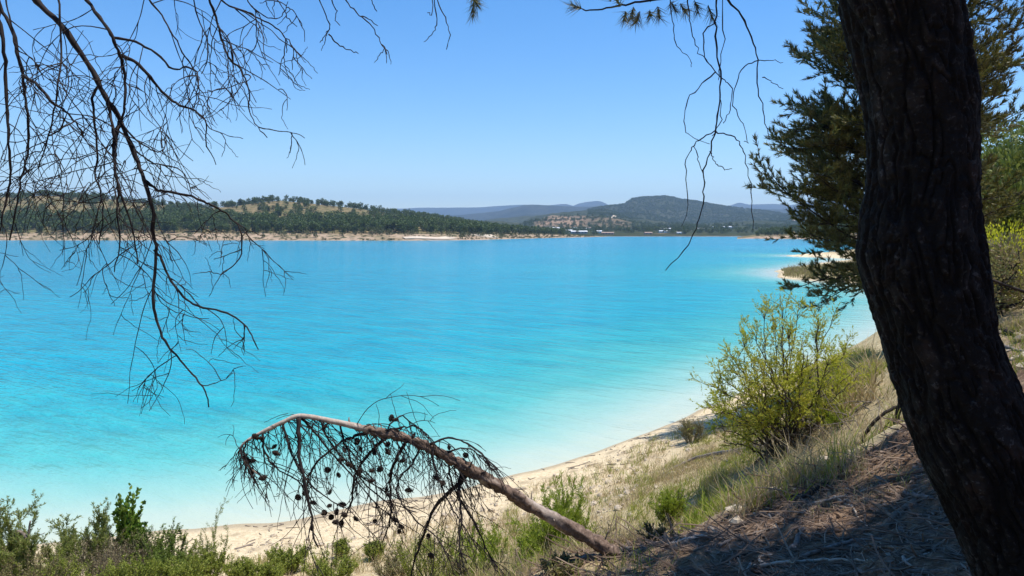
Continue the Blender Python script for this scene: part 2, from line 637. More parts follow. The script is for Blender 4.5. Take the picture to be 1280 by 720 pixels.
Lk.new(mathn(nt, 'ADD', mathn(nt, 'MULTIPLY', w0.outputs[0], .30), mathn(nt, 'ADD', mathn(nt, 'MULTIPLY', w4.outputs[0], .36), mathn(nt, 'MULTIPLY', w2.outputs[0], .34))), ripple_tint.inputs[0])
Lk.new(mixc(nt, mathn(nt, 'MULTIPLY_ADD', off, .85, .15), rp.outputs[0], ripple_tint.outputs[0], 'MULTIPLY'), bs.inputs['Base Color'])
bs.inputs['Roughness'].default_value = .12
bs.inputs['IOR'].default_value = 1.33
bs.inputs['Specular IOR Level'].default_value = .10
h = mathn(nt, 'ADD', mathn(nt, 'ADD', mathn(nt, 'MULTIPLY', w2.outputs[0], .45), mathn(nt, 'MULTIPLY', w4.outputs[0], .7)), mathn(nt, 'MULTIPLY', w3.outputs[0], .13))
h = mathn(nt, 'MULTIPLY', h, mathn(nt, 'MULTIPLY_ADD', off, .8, .2))
Lk.new(bump(nt, h, .8, 1.0), bs.inputs['Normal'])
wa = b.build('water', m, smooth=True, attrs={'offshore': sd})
wa['kind'] = 'structure'

# ------------------------------------------------------------------ far land, built as terrain from the silhouettes of its ridges
def curve(pts):
    p = np.array(pts, float)
    return lambda x: np.interp(x, p[:, 0], p[:, 1])


def z_of(px, py, dist):
    # height of a point at forward distance dist seen at picture height py
    d = FWD[None] + ((360 - np.asarray(py, float)) / F)[:, None] * UPV[None]
    return EYE[2] + d[:, 2] / d[:, 1] * dist


class Land:
    """terrain through ridge lines: knots (distance, picture height as a function of px)"""
    def __init__(self, knots, rough, scale, seed):
        self.k, self.rough, self.scale, self.seed = knots, rough, scale, seed

    def z(self, px, Y):
        px = np.asarray(px, float)
        Y = np.asarray(Y, float)
        D = [np.broadcast_to(d(px) if callable(d) else float(d), px.shape) for d, _ in self.k]
        Z = [z_of(px, np.broadcast_to(y(px) if callable(y) else float(y), px.shape), D[i]) if not isinstance(y, tuple) else np.full(px.shape, y[0]) for i, (_, y) in enumerate(self.k)]
        out = Z[0].copy()
        for i in range(len(D) - 1):
            t = np.clip((Y - D[i]) / np.maximum(D[i + 1] - D[i], 1e-3), 0, 1)
            t = t * t * (3 - 2 * t) * .6 + t * .4
            out = np.where(Y >= D[i], Z[i] * (1 - t) + Z[i + 1] * t, out)
        xy = np.c_[(px - 640) / F * Y, Y]
        n = fbm(xy * self.scale + self.seed, 5)
        top = D[-2]
        return out + n * self.rough * np.clip(out / 25, 0, 1) * (.35 + .65 * np.clip(np.abs(Y - top) / (.15 * top), 0, 1))

    def mesh(self, name, px, Y, mat, extra=None):
        A, B = np.meshgrid(px, Y, indexing='ij')
        a, q = A.ravel(), B.ravel()
        zz = self.z(a, q)
        na, nr = A.shape
        I, J = np.meshgrid(np.arange(na - 1), np.arange(nr - 1), indexing='ij')
        f = np.stack([I * nr + J, (I + 1) * nr + J, (I + 1) * nr + J + 1, I * nr + J + 1], -1).reshape(-1, 4)
        b = MB()
        b.add(np.c_[(a - 640) / F * q, q, zz], f)
        o = b.build(name, mat, smooth=True, attrs=extra(a, q, zz) if extra else None)
        o['kind'] = 'structure'
        return o

    def p(self, px, Y):
        return np.array([(px - 640) / F * Y, Y, float(self.z(np.array([px]), np.array([Y]))[0])])


def land_mat(name, cols, spot=None, s1=.02, s2=.15, tan=(.42, .29, .17), bs_=.6, bd=2.0):
    m, nt, bs, N, Lk = new_mat(name)
    n1 = noise_node(nt, s1, 6, .65)
    n2 = noise_node(nt, s2, 5, .7)
    rp = ramp(nt, [(.34, cols[0]), (.5, cols[1]), (.66, cols[2])])
    Lk.new(mathn(nt, 'ADD', mathn(nt, 'MULTIPLY', n1.outputs[0], .55), mathn(nt, 'MULTIPLY', n2.outputs[0], .45)), rp.inputs[0])
    c = rp.outputs[0]
    n5 = noise_node(nt, s2 * 2, 4, .7)
    tn = ramp(nt, [(.35, tuple(x * .7 for x in tan)), (.65, tuple(min(.8, x * 1.2) for x in tan))])
    Lk.new(n5.outputs[0], tn.inputs[0])
    c = mixc(nt, attr(nt, 'tan'), c, tn.outputs[0])
    if spot:
        vo = N.new('ShaderNodeTexVoronoi')
        vo.inputs['Scale'].default_value = spot[0]
        Lk.new(N.new('ShaderNodeNewGeometry').outputs['Position'], vo.inputs['Vector'])
        c = mixc(nt, mathn(nt, 'MULTIPLY', sm(nt, vo.outputs['Distance'], spot[1], spot[1] * .6), spot[3]), c, spot[2])
    Lk.new(c, bs.inputs['Base Color'])
    bs.inputs['Roughness'].default_value = 1
    bs.inputs['Specular IOR Level'].default_value = .05
    Lk.new(bump(nt, n2.outputs[0], bs_, bd), bs.inputs['Normal'])
    return m


# wooded hill on the far left shore
LH_SHORE = curve([(-700, 560), (0, 615), (300, 608), (520, 595), (600, 640), (680, 790), (720, 860), (745, 930), (760, 960)])
LH_CREST = curve([(-700, 236), (-200, 244), (0, 246), (60, 244), (130, 248), (200, 257), (250, 261), (290, 259), (330, 253), (350, 251), (400, 256), (450, 262), (500, 269), (560, 277), (620, 286), (660, 290.5), (690, 292.5), (745, 294.6), (760, 296)])
LH_BANK = curve([(-700, 291.5), (300, 291.8), (520, 292.5), (600, 293), (680, 292.8), (745, 295), (760, 296.2)])
LH_KN = curve([(-700, 275), (0, 272), (200, 276), (300, 277), (400, 278), (520, 282), (600, 287), (680, 291.6), (745, 294.8), (760, 296.1)])
lh = Land([(lambda p: LH_SHORE(p) - 40, (-4.0,)), (lambda p: LH_SHORE(p) + 4, (.25,)), (lambda p: LH_SHORE(p) + 45, LH_BANK), (lambda p: LH_SHORE(p) + 160, LH_KN), (lambda p: LH_SHORE(p) + 400, LH_CREST), (lambda p: LH_SHORE(p) + 900, (0.0,))], 5.0, .006, 3)
LH_M = land_mat('wooded_hill_soil', [(.085, .10, .035), (.17, .135, .065), (.29, .205, .115)], (.13, .42, (.04, .055, .018), .85), .012, .12, tan=(.36, .265, .18))


def lh_attr(a, q, zz):
    d = q - LH_SHORE(a)
    return {'tan': sstep(62, 40, d) * (1 - .45 * sstep(.0, .35, fbm(np.c_[a * .05, d * .06], 3)))}


lh.mesh('wooded_hill', np.arange(-700, 761, 3.0), np.r_[np.arange(500, 1400, 6.0), np.arange(1400, 2000, 40.0)], LH_M, lh_attr)

# the plain, terraced rise, flat topped hill and long ridge beyond the far shore
FS = curve([(300, 1000), (745, 1000), (800, 1010), (980, 1000), (1100, 950), (1700, 800)])
MESA = curve([(300, 282), (500, 280), (560, 278), (600, 276), (640, 274), (700, 270), (735, 264), (752, 260), (768, 257.5), (780, 256), (786, 251.5), (790, 249.5), (800, 248), (830, 247), (840, 248.6), (848, 251), (870, 253), (900, 256), (940, 262), (980, 268), (1060, 276), (1300, 280), (1700, 280)])
MID = curve([(300, 284), (600, 283), (650, 281), (672, 274), (690, 269.5), (706, 268.3), (730, 268.8), (760, 271), (785, 277), (820, 281), (880, 282), (940, 281), (1000, 279), (1100, 280), (1700, 280)])
FT = curve([(300, 290), (650, 289), (760, 288), (800, 289), (1000, 288.5), (1700, 286)])
mesa = Land([(lambda p: FS(p) - 60, (-4.0,)), (lambda p: FS(p) + 3, (.25,)), (1120, 293.0), (1500, FT), (2050, MID), (2500, lambda p: MID(p) + 5), (3700, MESA), (4700, lambda p: MESA(p) + 14)], 44.0, .0026, 8)
MESA_M = land_mat('far_hill_scrub', [(.022, .032, .014), (.045, .055, .024), (.085, .085, .045)], (.035, .40, (.02, .03, .012), .85), .004, .03, tan=(.31, .21, .13), bd=40)


def mesa_attr(a, q, zz):
    x = np.c_[(a - 640) / F * q, q]
    n = fbm(x * .006, 4)
    ter = sstep(664, 676, a) * sstep(745, 726, a) * sstep(1560, 1700, q) * sstep(2150, 2080, q)
    ter = ter * (.55 + .45 * sstep(-.15, .25, n))
    olive = sstep(720, 745, a) * sstep(800, 775, a) * sstep(1500, 1700, q) * sstep(2150, 2050, q) * .45
    plain = sstep(1500, 1300, q) * sstep(.0, .3, n) * .6
    shore = sstep(22, 6, q - FS(a)) * .6
    return {'tan': np.clip(np.maximum.reduce([ter, olive, plain, shore]), 0, 1)}


mesa.mesh('flat_topped_hill', np.arange(300, 1700, 2.5), np.r_[np.arange(930, 1200, 7.0), np.arange(1200, 2600, 22.0), np.arange(2600, 4800, 40.0)], MESA_M, mesa_attr)

RIDGE = curve([(100, 268), (450, 270), (540, 269), (580, 268), (600, 266), (622, 264), (640, 259.5), (655, 256.5), (665, 256), (690, 257.5), (720, 259.5), (760, 259), (800, 258), (870, 260), (1000, 262), (1400, 262)])
ridge = Land([(4300, (-5.0,)), (4900, lambda p: RIDGE(p) + 12), (6200, RIDGE), (7200, lambda p: RIDGE(p) + 15)], 45, .0013, 21)
RM = land_mat('ridge_scrub', [(.008, .014, .009), (.025, .033, .02), (.09, .085, .055)], (.018, .42, (.008, .013, .007), .8), .004, .03, bd=40)
ridge.mesh('forested_ridge', np.arange(100, 1400, 3.0), np.arange(4300, 7300, 60.0), RM, lambda a, q, z: {'tan': np.zeros(len(a))})

RANGE = curve([(-200, 262), (300, 262), (480, 261), (520, 259), (535, 258.6), (560, 259.2), (600, 259), (622, 257.5), (640, 256.4), (655, 256), (680, 257), (700, 255), (708, 254.8), (716, 257), (722, 254.5), (730, 252.5), (746, 250.8), (752, 252), (760, 256), (790, 257), (850, 254), (872, 253), (885, 253.4), (895, 255), (905, 257.8), (912, 257), (920, 254.2), (924, 254), (934, 256.4), (950, 256), (965, 255), (985, 256), (1005, 253), (1030, 246), (1048, 239), (1060, 237), (1080, 241), (1120, 246), (1200, 250), (1500, 252)])
rangel = Land([(7600, (0.0,)), (8600, lambda p: RANGE(p) + 14), (10500, RANGE), (12000, lambda p: RANGE(p) + 14)], 60, .0009, 33)
rangel.mesh('distant_mountains', np.arange(-200, 1500, 2.0), np.arange(7600, 12000, 90.0), RM, lambda a, q, z: {'tan': sstep(.25, .45, fbm(np.c_[(a - 640) * q * .0008 / F * 1.5, q * .0008], 4)) * .5})

# the wooded headland on the right, far shore
HS = curve([(920, 700), (930, 745), (960, 735), (1000, 700), (1100, 600), (1700, 430)])
HC = curve([(925, 296.2), (935, 294.5), (950, 292.2), (975, 290), (1010, 287), (1100, 275), (1250, 235), (1700, 225)])
HB = curve([(920, 298), (930, 297.5), (940, 296.0), (960, 295.0), (1000, 294.5), (1100, 293), (1700, 290)])
headl = Land([(lambda p: HS(p) - 30, (-4.0,)), (lambda p: HS(p) + 2, (.2,)), (lambda p: HS(p) + 18, HB), (lambda p: HS(p) + 150, HC), (lambda p: HS(p) + 260, (-3.0,))], 3, .01, 5)
headl.mesh('headland', np.arange(921, 1700, 3.0), np.arange(390, 1010, 5.0), LH_M, lambda a, q, z: {'tan': sstep(34, 14, q - HS(a))})


# pale dirt tracks cut into the far slopes
M['track'] = wood_mat('pale_earth', (.42, .34, .25), (.60, .50, .38), .05, (1, 1, 1), .2, .2)


def track(land, pts, width, lift):
    b = MB()
    P = smooth_line([(a, q, 0) for a, q in pts], 8)
    L, Rr = [], []
    for a, q, _ in P:
        c = land.p(a, q)
        L.append(c)
    L = np.array(L)
    t = np.gradient(L, axis=0)
    s = np.c_[t[:, 1], -t[:, 0], 0 * t[:, 0]]
    s /= np.linalg.norm(s, axis=1)[:, None]
    vs = []
    for k in (-1, 1):
        e = L + s * k * width
        px = e[:, 0] / e[:, 1] * F + 640
        e[:, 2] = land.z(px, e[:, 1]) + lift
        vs.append(e)
    lo = [v - np.array([0, 0, lift * 3]) for v in vs]
    n = len(L)
    V = np.concatenate(vs + lo)
    i = np.arange(n - 1)
    q4 = lambda a, b_: np.stack([a * n + i, a * n + i + 1, b_ * n + i + 1, b_ * n + i], 1)
    b.add(V, np.concatenate([q4(0, 1), q4(2, 0), q4(1, 3)]))
    o = b.build('dirt_track', M['track'], smooth=False)
    o['kind'] = 'structure'


track(mesa, [(608, 2500), (618, 2700), (628, 2480), (637, 2250)], 9, 2.5)
track(mesa, [(640, 3500), (652, 3650), (660, 3700)], 8, 2.5)
track(mesa, [(952, 2300), (968, 2500), (985, 2750), (1005, 3000)], 8, 3)
track(mesa, [(764, 2100), (770, 2350), (775, 2600)], 5, 2)
track(lh, [(505, 612), (530, 618), (552, 625), (566, 640)], 5, .8)
track(lh, [(592, 668), (606, 682), (618, 700)], 4, .6)
# ------------------------------------------------------------------ the big pine on the right
LE = curve([(-400, 990), (-250, 1008), (-100, 1030), (0, 1046), (50, 1058), (100, 1070), (150, 1079), (190, 1082), (230, 1080), (255, 1075), (280, 1070), (305, 1067), (325, 1067), (345, 1071), (360, 1075), (405, 1089), (450, 1102), (500, 1115), (540, 1128), (580, 1143), (640, 1170), (680, 1187), (720, 1202), (760, 1217), (850, 1240), (1000, 1260)])
RE = curve([(-400, 1160), (-250, 1180), (-100, 1190), (0, 1199), (60, 1211), (117, 1221), (200, 1223), (280, 1227), (340, 1236), (410, 1248), (440, 1259), (480, 1277), (560, 1315), (640, 1350), (720, 1390), (760, 1420), (850, 1490), (1000, 1590)])
TY = 2.6
gb = gz(1.9, 2.6)
BP = thing('pine_tree', 'massive dark pine trunk leaning across the right side, fissured bark, nearest tree to the viewer', 'tree', (1.85, 2.6, gb - .05))
pys = np.linspace(860, -400, 560)
nth = 340
th = np.arange(nth) / nth * 2 * PI
cs = np.array([at((LE(p) + RE(p)) / 2, p, TY) for p in pys])
hw = np.array([(RE(p) - LE(p)) / 2 for p in pys]) * TY / F / np.sqrt(1 + ((cs[:, 0]) / TY) ** 2) * 1.02
ker = np.ones(9) / 9
hw = np.r_[hw[:4], np.convolve(hw, ker, 'valid'), hw[-4:]]
P = np.stack([cs[:, None, 0] + hw[:, None] * np.cos(th)[None], cs[:, None, 1] + hw[:, None] * np.sin(th)[None], np.repeat(cs[:, None, 2], nth, 1)], -1)
q = np.stack([np.cos(th)[None] * hw[:, None], np.sin(th)[None] * hw[:, None], np.repeat(cs[:, None, 2], nth, 1)], -1).reshape(-1, 3)
wob = q + .018 * np.stack([fbm(q * 10 + k * 31, 2) for k in range(3)], 1)
fur = np.abs(fbm(wob * np.array([13, 13, 2.4]) + 40, 3))
fur2 = np.abs(fbm(wob * np.array([24, 24, 7]) + 11, 3))
brk = np.abs(fbm(wob * np.array([9, 9, 19]) + 70, 2))
g1, g2 = worley(wob * np.array([48, 48, 30]) + 9)
ridge_ = sstep(.0, .15, fur) * (.55 + .45 * sstep(.0, .12, fur2)) * (.7 + .3 * sstep(.0, .10, brk))
disp = .012 * ridge_ + .006 * sstep(.0, .14, fur2) + .004 * sstep(0, .2, g2 - g1) * fbm(q * 14 + 3, 2) + .005 * fbm(q * np.array([6, 6, 1.6]), 3) + .003 * fbm(q * 70, 2)
disp = disp - .020
out = np.stack([np.cos(th)[None].repeat(len(pys), 0), np.sin(th)[None].repeat(len(pys), 0), np.zeros((len(pys), nth))], -1).reshape(-1, 3)
V = P.reshape(-1, 3) + out * disp[:, None]
i = np.arange(len(pys) - 1)
j = np.arange(nth)
I, J = np.meshgrid(i, j, indexing='ij')
J2 = (J + 1) % nth
b = MB()
b.add(V, np.stack([I * nth + J, I * nth + J2, (I + 1) * nth + J2, (I + 1) * nth + J], -1).reshape(-1, 4))
# stub of an old limb on the right edge
m, nt, bs, N, Lk = new_mat('pine_bark')
at1 = attr(nt, 'plate')
nz = noise_node(nt, 30, 5, .65)
nl = noise_node(nt, 6, 4, .6)
pl = ramp(nt, [(.0, (.004, .0035, .003)), (.5, (.012, .010, .008)), (.85, (.026, .022, .019)), (1, (.06, .053, .047))])
Lk.new(mathn(nt, 'ADD', mathn(nt, 'MULTIPLY', at1, .65), mathn(nt, 'MULTIPLY', mathn(nt, 'SUBTRACT', nz.outputs[0], .35), .9), clamp=True), pl.inputs[0])
c = mixc(nt, mathn(nt, 'MULTIPLY', sm(nt, nl.outputs[0], .52, .68), mathn(nt, 'MULTIPLY', at1, .7)), pl.outputs[0], (.035, .02, .013))
nf = noise_node(nt, 55, 3, .6)
c = mixc(nt, mathn(nt, 'MULTIPLY', sm(nt, nf.outputs[0], .56, .66), mathn(nt, 'MULTIPLY', at1, .55)), c, (.10, .095, .088))
Lk.new(c, bs.inputs['Base Color'])
bs.inputs['Roughness'].default_value = .9
bs.inputs['Specular IOR Level'].default_value = .2
Lk.new(bump(nt, mathn(nt, 'ADD', nz.outputs[0], mathn(nt, 'MULTIPLY', nf.outputs[0], .5)), .9, .012), bs.inputs['Normal'])
M['bark'] = m
TR = b.build('trunk', m, BP, smooth=True, attrs={'plate': ridge_ * (.35 + .65 * sstep(-.15, .3, fbm(q * np.array([20, 20, 12]), 3)))})
b = MB()
s0 = at(1214, 47, 2.6)
b.tube(smooth_line([s0 + (-.10, .06, -.03), s0 + (-.05, .03, 0), s0 + (-.01, .02, .012), s0 + (.0, .02, .03)], 3), np.linspace(.05, .02, 10), 7)
b.build('limb_stub', M['black_bark'], BP, smooth=True)

# limbs and the crown above the picture
top = cs[-1]
lead = smooth_line([top + (0, 0, -.5), top, top + (.15, .35, 1.0), top + (.9, .9, 2.4), top + (1.6, 1.4, 4.0), top + (2.0, 1.7, 5.4)], 5)
bl = MB()
bl.tube(lead, np.linspace(.20, .05, len(lead)), 10)
nb = MB()


def shoots(mb, P, D, K, L, W, spread=.9, g=rng, mi=0):
    """K needles round every shoot axis"""
    P = np.repeat(P, K, 0)
    D = np.repeat(D / np.linalg.norm(D, axis=1)[:, None], K, 0)
    n = len(P)
    r = g.normal(size=(n, 3))
    r -= (r * D).sum(1)[:, None] * D
    r /= np.linalg.norm(r, axis=1)[:, None] + 1e-9
    a = g.uniform(.25, spread, n)[:, None]
    base = P + D * (g.uniform(0, 1, n) * L * .9)[:, None]
    mb.leaves(base, D * np.cos(a) + r * np.sin(a), L * g.uniform(.75, 1.15, n), W, mi, 'needle')


g5 = np.random.default_rng(5)
lt = [(3.7, 4.9, 10.9), (4.6, 5.1, 11.4), (5.6, 5.0, 11.8), (4.0, 3.9, 11.2), (5.0, 4.1, 11.0), (6.0, 4.2, 11.6), (3.6, 2.9, 11.4), (4.6, 3.0, 12.2), (5.6, 3.1, 12.4), (3.4, 1.9, 11.8), (4.6, 1.8, 11.6), (5.8, 2.0, 12.6), (6.8, 3.2, 12), (6.8, 4.8, 12.4), (2.6, 1.2, 11.6), (3.6, .6, 12.4), (2.2, .2, 11.6),
      (5, 0.4, 12.4), (1.0, -.4, 11.4), (3.4, -1, 12), (0, -1.2, 11.8), (-1.4, -1.6, 12.2), (2, -2, 12), (5.2, -1.4, 12.6), (7.4, 4.0, 13), (4.2, 3.3, 10.9), (4.4, 2.3, 11.0)]
SPs, SDs = [], []
for e in lt:
    e = np.array(e, float) + (-.3, .85, 0)
    s, _ = pick(lead, float(np.clip((e[2] - 10.2) / 6, .18, .95)))
    mid = (s + e) / 2 + (0, 0, .35)
    ln = smooth_line([s, mid, e], 6, .02)
    bl.tube(ln, np.linspace(.06, .012, len(ln)), 6)
    for k in range(26):
        p, t = pick(ln, g5.uniform(.35, 1))
        tw = wander(p, t * .6 + g5.normal(size=3) * .8 + (0, 0, .15), g5.uniform(.5, 1.15), 5, .22, g=g5)
        bl.tube(tw, np.linspace(.012, .004, 6), 3)
        for u in np.linspace(.3, 1, 7):
            a, t2 = pick(tw, u)
            for _ in range(2):
                SPs.append(a)
                SDs.append(unit(t2 + g5.normal(size=3) * .6 + (0, 0, .3)))
SPs, SDs = np.array(SPs), np.array(SDs)
shoots(nb, SPs, SDs, 15, .15, .016, 1.0, g5)
bl.build('crown_limb', M['black_bark'], BP, smooth=True)
nb.build('crown', M['needles_top'], BP)

# the living sprigs that reach into the top of the picture
g6 = np.random.default_rng(6)
for pts, tufts, nm in [([(905, -40), (870, -12), (835, -4), (800, 2), (770, 8), (742, 13), (728, 11)], [(728, 11, -1, .3), (764, 2, -.5, 1), (776, 8, -.3, .8), (792, 8, -.2, -1), (800, 14, -.3, -1), (813, 3, .1, 1), (822, 8, .3, -.8), (838, 2, .2, -.6), (850, 4, .4, -.8), (868, 0, .3, -1), (885, 6, .4, -1), (782, 14, -.2, -1), (812, 12, 0, -1)], 'needle_sprig'),
                       ([(640, -70), (615, -40), (598, -15), (592, 2)], [(592, 2, -.1, -1), (590, -8, .4, -1), (600, -16, -.4, -1)], 'needle_sprig')]:
    ln = smooth_line([at(x, y, 3.4 + .02 * k) for k, (x, y) in enumerate(pts)], 5, .002)
    b = MB()
    b.tube(ln, np.linspace(.007, .003, len(ln)), 5, 0)
    SP = np.array([at(x, y, 3.4 + g6.normal() * .05) for x, y, _, _ in tufts])
    SD = np.array([(dx, g6.normal() * .4, -(-dy)) for _, _, dx, dy in tufts], float)
    shoots(b, SP, SD, 60, .062, .0032, 1.15, g6, 1)
    b.build(nm, [M['dead_twig'], M['needles']], BP, smooth=False)


# ------------------------------------------------------------------ bare hanging twigs
def px_line(pts, Y0, dY=0.0, wob=.10, g=rng, per=4, kink=.003):
    n = len(pts)
    w = np.cumsum(g.normal(size=n)) * wob / max(1, n ** .5)
    W = [at(x, y, Y0 + dY * i / max(1, n - 1) + w[i]) for i, (x, y) in enumerate(pts)]
    return smooth_line(W, per, kink)


def knobby(n, r0, r1, g, amt=.16):
    return np.linspace(r0, r1, n) * (1 + amt * g.normal(size=n).clip(-1.5, 1.5))


g7 = np.random.default_rng(7)
RT = [([(896, -30), (896, 0), (895, 28), (895, 61), (901, 99), (898, 137), (894, 165), (887, 189), (880, 222), (880, 246), (872, 279), (861, 307), (832, 338)], 5.2, 1.6),
      ([(900, -30), (910, 0), (927, 19), (939, 47), (946, 76), (948, 113), (955, 146), (962, 175)], 5, 1.3),
      ([(946, 76), (931, 83), (920, 104), (917, 132), (929, 156), (934, 176), (930, 177)], 2.6, 1.2), ([(953, 97), (965, 102), (979, 111)], 2.2, 1.2), ([(946, 76), (965, 75), (979, 78)], 2.2, 1),
      ([(895, 28), (882, 38), (880, 57), (884, 76), (894, 90), (908, 102), (915, 113), (913, 137), (904, 154)], 3.2, 1.3),
      ([(894, 90), (872, 109), (858, 132), (856, 156), (863, 170), (887, 180)], 3, 1.2),
      ([(894, 163), (875, 175), (863, 187), (857, 213), (861, 255), (852, 283)], 3, 1.2),
      ([(894, 163), (913, 170), (927, 182), (932, 203), (939, 241), (941, 288)], 3, 1.3),
      ([(887, 189), (891, 198), (896, 206), (906, 211), (915, 211)], 2.4, 1.2), ([(867, 183), (873, 200), (880, 222)], 2, 1.6),
      ([(837, -20), (839, 14), (842, 38), (846, 59), (861, 71), (864, 84)], 2.6, 1.1), ([(858, -20), (861, 9), (865, 38), (872, 61), (884, 76)], 2.8, 1.5),
      ([(902, -20), (904, 38), (902, 76), (898, 100)], 2.8, 1.5), ([(901, 125), (900, 150), (890, 170)], 2, 1.4),
      ([(544, -40), (547, 0), (557, 23), (562, 43), (558, 62)], 3.2, 1.2), ([(543, -30), (544, 0), (546, 30), (540, 43), (530, 52)], 3.2, 1.2), ([(540, -30), (540, 13), (534, 16)], 2.6, 1.4)]
b = MB()
for pts, r0, r1 in RT:
    ln = px_line(pts, 3.2, 0, .05, g7)
    s = 3.2 / F * .55
    b.tube(ln, knobby(len(ln), r0 * s * .5, r1 * s * .62, g7), 5)
b.build('dead_branch', M['dead_twig'], BP, smooth=True)

# ------------------------------------------------------------------ the bare pine whose limbs hang in at top left
DT = thing('bare_pine_tree', 'leafless pine with drooping black twigs hanging into the top left over the lake', 'tree', (-3.6, 1.2, gz(-3.6, 1.2) - .05))
b = MB()
tz = gz(-3.6, 1.2)
tl = smooth_line([(-3.6, 1.2, tz - .2), (-3.5, 1.2, tz + 2), (-3.4, 1.3, tz + 4.2), (-3.1, 1.5, tz + 6.2), (-2.6, 1.7, tz + 8)], 6, .006)
b.tube(tl, np.linspace(.17, .07, len(tl)), 12)
b.build('trunk', M['black_bark'], DT, smooth=True)

LIMBS = [
    ([(20, -40), (45, 0), (75, 30), (109, 79), (131, 120), (150, 150), (169, 195), (180, 225), (191, 262), (191, 287), (195, 317), (191, 374), (199, 407), (206, 426), (221, 445), (240, 467), (257, 490), (261, 509)], 11, 2.0, 16, 1),
    ([(193, 312), (202, 325), (214, 351), (229, 370), (247, 383), (277, 389), (300, 400), (315, 419), (323, 437)], 4.5, 1.6, 8, .35),
    ([(95, -25), (109, 0), (129, 28), (141, 47), (150, 69), (156, 94), (156, 128), (152, 150)], 6.5, 4, 7, .7),
    ([(150, 69), (169, 77), (187, 96), (208, 120), (225, 131), (244, 139), (259, 154), (257, 176), (270, 206)], 5, 1.6, 7, .6),
    ([(142, 47), (169, 52), (195, 67), (217, 86), (232, 84), (246, 90), (247, 112), (243, 135)], 3.6, 1.5, 6, .6),
    ([(176, -20), (186, 0), (202, 19), (217, 45), (232, 71), (246, 90)], 3.6, 2, 6, .7),
    ([(-6, -20), (0, 8), (15, 37), (24, 75), (28, 94), (32, 124), (36, 161), (34, 195), (26, 225), (20, 262), (12, 300)], 7, 2.2, 13, 1),
    ([(-4, 0), (0, 30), (4, 56), (7, 97), (9, 142), (11, 180), (14, 214), (9, 244), (2, 275), (-4, 310)], 6, 2.2, 12, 1),
    ([(70, -20), (75, 15), (77, 64), (73, 101), (69, 131), (60, 170), (48, 210)], 3.4, 1.8, 8, 1),
    ([(124, 106), (116, 120), (117, 135), (120, 169), (122, 199), (118, 217), (127, 244), (129, 270), (124, 305)], 4.4, 1.8, 10, .9),
    ([(133, 122), (141, 157), (142, 187), (144, 214), (148, 240), (146, 262), (150, 300), (143, 340)], 4.4, 1.8, 10, .9),
    ([(150, 150), (146, 165), (144, 190), (143, 205), (150, 240), (165, 285), (172, 330)], 5.5, 1.8, 9, .9),
    ([(258, -20), (262, 0), (270, 22), (277, 49), (285, 71), (300, 86), (311, 112), (311, 135), (319, 154), (334, 172)], 4.5, 1.4, 11, .55),
    ([(238, -20), (247, 22), (259, 49), (259, 75), (252, 92)], 3.4, 1.5, 6, .5),
    ([(272, -12), (281, 4), (307, 15), (330, 26), (349, 37), (358, 52), (358, 66)], 3.4, 1.3, 9, .5),
    ([(300, -20), (315, 8), (335, 22), (352, 20), (360, 2)], 2.5, 1.2, 5, .35),
    ([(180, 225), (195, 236), (210, 240), (240, 246), (259, 254), (270, 259), (285, 269), (300, 287), (302, 317), (289, 334), (276, 344)], 4.2, 1.4, 7, .45),
    ([(165, 185), (185, 200), (200, 206), (222, 210), (236, 228), (240, 246)], 2.6, 1.3, 5, .6),
    ([(150, 150), (165, 170), (185, 185), (200, 190), (207, 180), (202, 170)], 2.6, 1.2, 4, .5),
    ([(28, 94), (45, 105), (62, 125), (70, 131), (85, 142), (98, 158), (105, 170)], 4, 1.8, 7, .7),
    ([(60, 170), (80, 160), (100, 148), (118, 150)], 2.4, 1.5, 4, .5),
    ([(5, -10), (12, 20), (20, 60), (40, 72), (55, 100)], 3, 1.4, 6, .8),
    ([(390, -25), (399, 0), (409, 23), (412, 36), (405, 46), (400, 53)], 2.6, 1.3, 1, .1), ([(411, 43), (422, 54), (435, 62), (448, 67)], 2.0, 1.2, 0, .1),
    ([(410, -10), (418, 8), (421, 15), (419, 25), (425, 32)], 2, 1.2, 0, .1), ([(420, -20), (432, 0), (445, 15), (462, 30), (473, 46), (484, 68)], 2.6, 1.2, 1, .1), ([(452, 20), (464, 25), (472, 32)], 1.8, 1.1, 0, .1),
    ([(460, -10), (466, 4), (471, 14)], 1.8, 1.2, 0, .1),
    ([(340, -10), (352, 8), (362, 25), (371, 33)], 1.8, 1.2, 0, .1),
]
